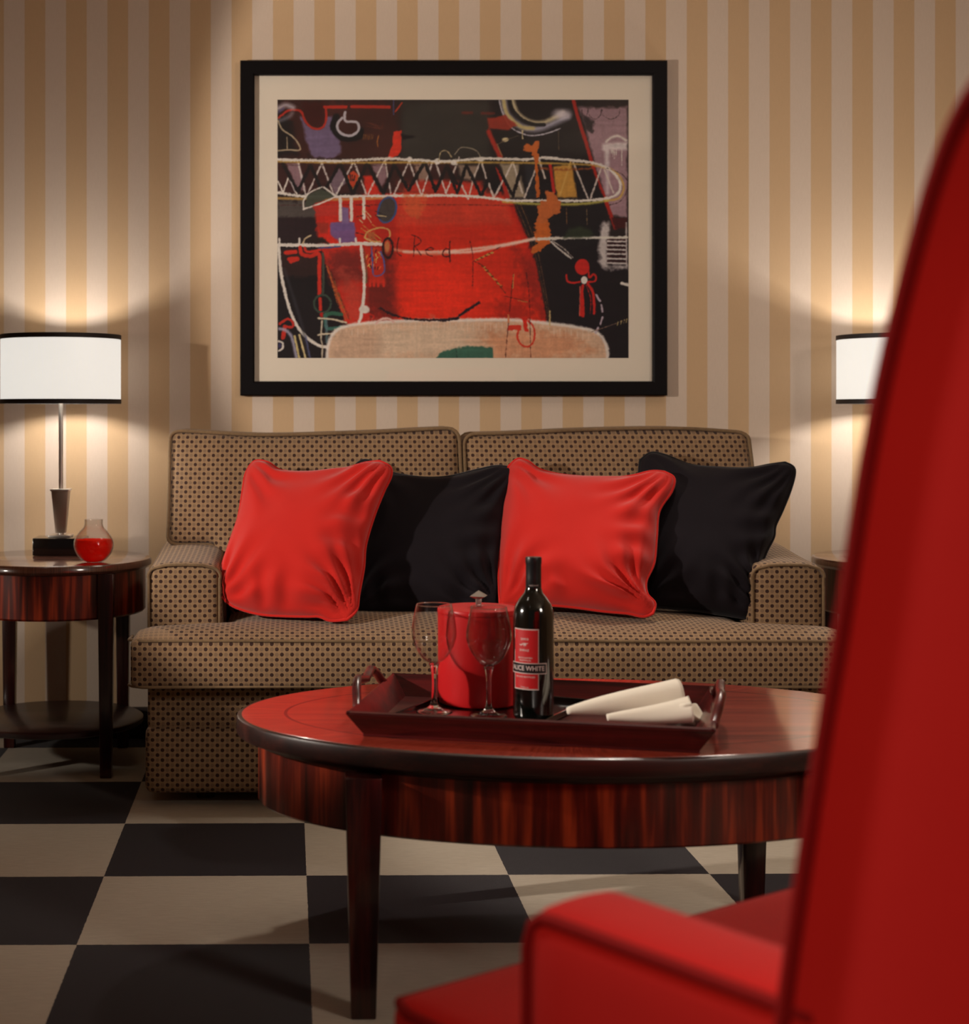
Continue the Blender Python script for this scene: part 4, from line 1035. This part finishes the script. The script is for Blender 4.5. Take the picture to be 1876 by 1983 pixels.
# lobes under the band, left
poly(tl((310, 1190), (340, 1050), (500, 980), (640, 1060), (420, 1140)), (70, 74, 62), 1.5, .95)
line(tl((310, 1200), (310, 1110), (380, 1020), (500, 968)), 2.6, WH); line(tl((310, 1195), (450, 1150), (640, 1070)), 3, WH); line(tl((520, 970), (640, 1060)), 3, WH)
poly(tl((700, 1180), (780, 1180), (790, 1330), (840, 1340), (840, 1420), (590, 1420), (590, 1340), (700, 1330)), (130, 104, 150), 1.5)
poly(bl((590, 0), (840, 0), (860, 200), (690, 210), (590, 120)), (120, 92, 148), 2, .95)
for (x, y) in ((690, 1310), (805, 1310), (935, 1290)): line(tl((x, 1070), (x+2, y)), 6, WH, .8)
poly(tl((410, 1170), (670, 1130), (670, 1270), (440, 1270)), (196, 56, 46), 2, .8); poly(bl((450, 0), (570, 0), (560, 110), (480, 110)), (160, 50, 36), 2, .9)
ell(*tl((1178, 1205))[0], 18.5, 27, BLU, 1, 1, .3); ell(*tl((1178, 1205))[0], 15, 23.5, (72, 64, 62), 1, 1, .3)
for k in range(26):
    x, y = 850+rs.rand()*220, 1120+rs.rand()*420; a = rs.rand()*1.2-.2; l_ = 40+rs.rand()*80
    line(tl((x, y), (x+l_*math.cos(a), y+l_*math.sin(a)*1.2)), 1.6, [(220, 200, 150), (30, 22, 24), (200, 60, 36), (206, 150, 70)][k % 4], .6, .9)
line(bl((945, 150), (980, 90), (1100, 50), (1190, 70), (1205, 130), (1180, 170)), 3, (214, 170, 100)); line(bl((945, 150), (1000, 190), (1110, 195)), 3, (214, 170, 100))
poly(bl((960, 100), (1050, 90), (1060, 180), (980, 170)), (180, 110, 60), 2, .8)
# rail and hanging loop
line(bl((45, 228), (400, 232), (650, 228), (900, 215), (1130, 220)), 6.5, WH, .8, 1, 1.6)
for x in (55, 265, 490, 685, 850): line(bl((x, 165), (x+4, 225)), 4, WH)
line(bl((470, 262), (690, 245)), 3, BLU); line(bl((300, 210), (330, 160), (385, 130)), 2.6, (214, 190, 150)); poly(bl((330, 200), (400, 150), (510, 150), (570, 215)), (44, 30, 26), 2)
line(bl((1250, 275), (1380, 300), (1600, 320), (1750, 315), (1880, 300)), 5, (240, 170, 140), 2.5, .8)
line([(245, 295), (330, 294), (420, 284), (490, 272), (545, 268)], 4.5, (246, 214, 196), 2, .9); line(br((900, 165), (1000, 160), (1300, 150), (1600, 150), (1800, 145)), 5, (228, 222, 210), 1, 1, 1.5)
line(br((0, 300), (250, 290), (500, 240), (700, 200), (860, 155)), 5, (244, 214, 198), 2, .9)
poly(br((1160, 150), (1200, 60), (1330, 30), (1440, 80), (1470, 120), (1400, 150)), (46, 56, 38), 3, .9); line(br((1030, 190), (1120, 270), (1230, 355)), 3, (224, 216, 206)); line(br((1040, 180), (1160, 260), (1250, 350)), 1.4, (200, 190, 180))
line(bl((50, 240), (55, 330), (75, 520), (120, 740), (175, 930), (240, 1070), (330, 1180), (440, 1260), (560, 1295), (700, 1280), (790, 1210), (860, 1100), (900, 990), (918, 900), (935, 760), (940, 560), (920, 380), (905, 220)), 6, WH, .9, 1, 1.3)
line(bl((110, 480), (160, 640), (230, 860), (290, 1060), (330, 1250), (370, 1400)), 5, (66, 66, 74), 3, .6)
line(bl((945, 300), (965, 500), (960, 620)), 3, (110, 104, 70), 1, .8)
ell(*bl((940, 900))[0], 10, 8, WH); poly(bl((930, 940), (990, 940), (1005, 1080), (960, 1100), (925, 1020)), (206, 40, 26), 1)
line(bl((985, 945), (1040, 970), (1010, 1010)), 2.4, (206, 40, 26))
# red hooks, green ring
line(bl((275, 255), (290, 320), (380, 345), (470, 325), (472, 500), (475, 740)), 7.5, (216, 50, 34)); line(bl((320, 260), (350, 300), (480, 280)), 5, (216, 50, 34))
line(bl((125, 310), (225, 300)), 8, (216, 50, 34)); line(bl((160, 375), (245, 372), (175, 400)), 8, (216, 50, 34))
line(bl((480, 790), (485, 900)), 6, (216, 50, 34)); line(bl((510, 320), (515, 560), (510, 740)), 4.5, (74, 84, 72), 1, .9)
P_ = [(505+88*math.cos(a), 840+92*math.sin(a)) for a in np.linspace(0, 6.0, 14)]; line(bl(*P_), 4, (62, 78, 66)); ell(*bl((498, 955))[0], 4, 5, (190, 30, 26))
for k in range(22):
    x = 530+k*6+rs.rand()*30; line(bl((x, 420+k*14), (x+90+rs.rand()*40, 800+k*10)), .9, [(190, 90, 40), (200, 150, 70), (60, 30, 28)][k % 3], .6, .6)
line(bl((545, 440), (600, 600), (680, 840), (745, 1010)), 2.2, (220, 100, 50), 1, .8)
line(bl((530, 960), (600, 940), (700, 950)), 7.5, (56, 106, 84)); line(bl((535, 960), (545, 1090), (620, 1095), (700, 1085)), 6.5, (60, 110, 100)); line(bl((545, 1000), (550, 1240)), 5, (94, 122, 128), 1.5, .8)
line(bl((460, 990), (600, 1000), (750, 1035)), 3.6, (222, 208, 180)); line(bl((460, 1165), (520, 1155), (620, 1150)), 3.4, (222, 208, 180)); line(bl((500, 1020), (490, 1200), (505, 1280), (500, 1400)), 3, (214, 200, 176))
line(bl((60, 1050), (140, 1000), (195, 1030), (190, 1080), (110, 1075)), 5, (206, 48, 34)); line(bl((115, 1080), (95, 1190)), 8, (206, 48, 34))
line(bl((60, 1100), (130, 1120), (190, 1200), (235, 1400)), 6, (180, 176, 200), 2, .85); line(bl((50, 1230), (90, 1250), (90, 1300), (50, 1330)), 4, WH); ell(*bl((62, 1275))[0], 3, 5, (60, 56, 96))
line(bl((215, 1175), (265, 1410)), 4, (214, 194, 130)); line(bl((265, 1165), (330, 1410)), 4, (224, 204, 150)); line(bl((330, 1180), (375, 1400)), 3, (92, 96, 140), 1, .8)
# speckled red box
poly(bl((940, 250), (1110, 260), (1140, 420), (1160, 640), (1000, 620), (965, 450)), (206, 50, 30), 2, .9)
for k in range(30):
    x, y = 950+rs.rand()*170, 260+rs.rand()*220; line(bl((x, y), (x+20-rs.rand()*40, y+25)), 1.6, [(232, 204, 110), (50, 24, 30), (236, 120, 60)][k % 3], .6, .9)
line(bl((1015, 250), (1025, 400), (1040, 545), (1140, 520), (1145, 400), (1110, 300)), 2.6, (84, 96, 170))
for x in (1000, 1040, 1085, 1140): line(bl((x, 600), (x, 655)), 5, (214, 48, 30))
# the handwritten name
PEN = (70, 18, 20)
P_ = [(1185+50*math.cos(a), 260+100*math.sin(a)) for a in np.linspace(0, 2*PI, 16)[:-1]]; line(bl(*P_), 4.6, (44, 20, 22), .8, .95, 1.4, close=True)
ell(*bl((1178, 250))[0], 5, 11, (214, 150, 90), 1.5, .8)
line(bl((1300, 150), (1282, 230), (1285, 310), (1325, 340)), 1.6, PEN, .7)
line(bl((1465, 130), (1458, 240), (1452, 345)), 1.7, PEN, .7); line(bl((1435, 125), (1500, 150), (1530, 190), (1500, 225), (1462, 235)), 1.7, PEN, .7); line(bl((1462, 235), (1530, 335)), 1.7, PEN, .7)
line(bl((1575, 285), (1650, 280), (1655, 265), (1620, 258), (1580, 285), (1600, 330), (1650, 345)), 1.7, PEN, .7)
line(bl((1830, 190), (1825, 290), (1832, 400)), 2.6, PEN, .8); line(bl((1825, 270), (1780, 275), (1755, 320), (1775, 350), (1825, 345)), 2.2, PEN, .8)
# gold k strokes
line(br((210, 180), (240, 350), (236, 650)), 1.1, PEN, .7); line(br((245, 390), (380, 320), (520, 240)), 1.2, PEN, .7); line(br((250, 385), (360, 450), (480, 600), (570, 710)), 1.4, (90, 40, 24), .7)
for k in range(26):
    t_ = k/26
    x, y = (260+180*t_, 380-90*t_) if k % 2 else (330+210*t_, 440+220*t_)
    line(br((x, y), (x+16, y+10-20*rs.rand())), 2.4, (206, 160, 80) if k % 3 else (110, 60, 30), .7, .95)
for k in range(9): line(br((655-k*2, 520+k*16), (645, 530+k*16)), 2, (216, 160, 90), .7)
line(br((560, 740), (700, 770), (790, 800)), 1.2, (90, 34, 24), .7); line(br((700, 785), (790, 800)), 2, (190, 130, 70), .7, .8)
# pale tub at the bottom
TUB = w((385, 1330), (390, 1270), (410, 1220), (450, 1190), (540, 1172), (740, 1160), (960, 1158), (1180, 1156), (1350, 1172), (1480, 1190), (1560, 1215), (1598, 1270), (1602, 1330))
poly(TUB, (222, 184, 154), 1, 1, 1)
poly(w((600, 1180), (1000, 1170), (1000, 1290), (600, 1330)), (228, 204, 178), 12, .7, 20); poly(w((1080, 1200), (1400, 1210), (1540, 1290), (1400, 1330), (1080, 1330)), (222, 150, 108), 14, .7, 20)
poly(w((420, 1200), (620, 1190), (620, 1330), (400, 1330)), (206, 172, 146), 10, .6, 16)
line(TUB, 6, (246, 236, 226), 2, .95, 1.5)
for k in range(46):
    x = 420+k*25; y = 1172 if x > 560 and x < 1350 else (1195 if x <= 560 else 1190+(x-1350)*.12)
    line(w((x, y), (x, y+12+rs.rand()*26)), 1.3, (244, 224, 204), .8, .6)
line(w((600, 1172), (625, 1152), (655, 1152), (675, 1166)), 4, (240, 196, 186), 1)
poly(w((858, 1325), (880, 1300), (940, 1280), (1000, 1270), (1105, 1275), (1105, 1325)), (62, 108, 90), 1.5, 1, 4); line(w((945, 1280), (950, 1325)), 1.4, (36, 66, 60), .8)
line(w((615, 1105), (660, 1130), (730, 1150), (830, 1158), (950, 1152)), 4.4, (46, 22, 28), 1, 1, 2); line(w((960, 1138), (1045, 1082)), 5.4, (40, 22, 34), .9, 1, 1.6); line(w((880, 1162), (955, 1150)), 4.6, (36, 24, 34), .8, 1, 2)
poly(br((605, 1035), (725, 1035), (725, 1080), (580, 1090)), (214, 56, 36), .8); poly(br((735, 950), (790, 950), (800, 1100), (765, 1095)), (222, 44, 26), .8)
line(br((700, 1085), (690, 1160), (730, 1230), (800, 1248), (850, 1200), (865, 1110), (845, 1040), (800, 990)), 3.6, (214, 52, 32))
line(br((650, 500), (630, 700), (600, 1000), (568, 1370)), 1, PEN, .7); line(br((780, 500), (810, 760), (825, 1370)), 1, PEN, .7); line(br((600, 930), (600, 1000)), 3, (232, 140, 90), 1)
# little red figure
FR = (214, 38, 30)
ell(*br((1345, 445))[0], 14, 15.5, FR, .9); line(br((1185, 525), (1195, 585), (1250, 605), (1320, 595)), 3.6, FR); line(br((1410, 500), (1420, 550), (1460, 520), (1485, 545), (1470, 590), (1400, 595)), 3.6, FR)
poly(br((1335, 620), (1362, 620), (1362, 950), (1315, 945)), FR, .8); line(br((1400, 615), (1450, 690), (1465, 800), (1465, 915)), 5, FR); line(br((1385, 630), (1430, 760), (1425, 915)), 1.3, FR); line(br((1325, 640), (1318, 940)), 1.2, (240, 110, 90), .7)
ell(*br((1365, 578))[0], 6.5, 7.2, (240, 232, 224), .8)
for a in ([(1485, 725), (1525, 790)], [(1540, 830), (1550, 895)], [(1550, 950), (1530, 1020)], [(1505, 1060), (1480, 1110)]): line(br(*a), 3.4, (204, 186, 200))
line(br((1440, 1100), (1560, 1060), (1700, 1010), (1790, 975)), 1, (150, 120, 100), .7); [line(br((x, 1035-(x-1700)*.35), (x+8, 1000-(x-1700)*.35)), 1.4, (200, 180, 120), .7) for x in (1700, 1735, 1765, 1790)]
line(br((1745, 610), (1820, 630)), 6, WH, 1); line(br((1018, 890), (1018, 1030)), 2.4, (216, 190, 130), .8); line(br((1165, 1020), (1165, 1030)), 1, WH)
line(tr_((1105, 380), (1108, 560)), 1, (150, 120, 90), .7, .7); line(tr_((1185, 1150), (1190, 1320)), 1.2, (160, 110, 60), .7, .8); line(tr_((1390, 1160), (1395, 1320)), 1.2, (170, 140, 90), .7, .8)
IMG = IMG*(1+.10*(NF-.5))[..., None]*(1+.06*(NX-.5))[..., None]
lin = s2l(np.clip(IMG*.98, 0, 255)).astype(np.float32)
kp_ = .001662*(5.088/5.07)
px0, px1 = (537-VX)*k_, (1219-VX)*k_; pz1, pz0 = CH+(HZ-191)*k_, CH+(HZ-693)*k_
nx1, ny1 = PW, PH
gx = np.linspace(px0, px1, nx1, dtype=np.float32); gz = np.linspace(pz1, pz0, ny1, dtype=np.float32)
co = np.zeros((ny1, nx1, 3), np.float32); co[..., 0] = gx[None, :]; co[..., 1] = -.0125; co[..., 2] = gz[:, None]
ii = np.arange(ny1*nx1, dtype=np.int32).reshape(ny1, nx1)
q = np.stack([ii[1:, :-1], ii[1:, 1:], ii[:-1, 1:], ii[:-1, :-1]], -1).reshape(-1, 4)
me = bpy.data.meshes.new('print'); me.vertices.add(ny1*nx1); me.vertices.foreach_set('co', co.ravel())
me.loops.add(q.size); me.loops.foreach_set('vertex_index', q.ravel()); me.polygons.add(len(q))
me.polygons.foreach_set('loop_start', np.arange(0, q.size, 4, dtype=np.int32)); me.update(calc_edges=True)
ca = me.color_attributes.new('paint', 'FLOAT_COLOR', 'POINT')
rgba = np.ones((ny1*nx1, 4), np.float32); rgba[:, :3] = lin.reshape(-1, 3); ca.data.foreach_set('color', rgba.ravel())
t = NT('printed_artwork'); at = t.n('ShaderNodeAttribute', attribute_name='paint'); t.set(color=at.outputs['Color'], rough=.6, spec=.3)
me.materials.append(t.m)
po_ = bpy.data.objects.new('print', me); COL.objects.link(po_); po_.parent = pic; rel(po_)
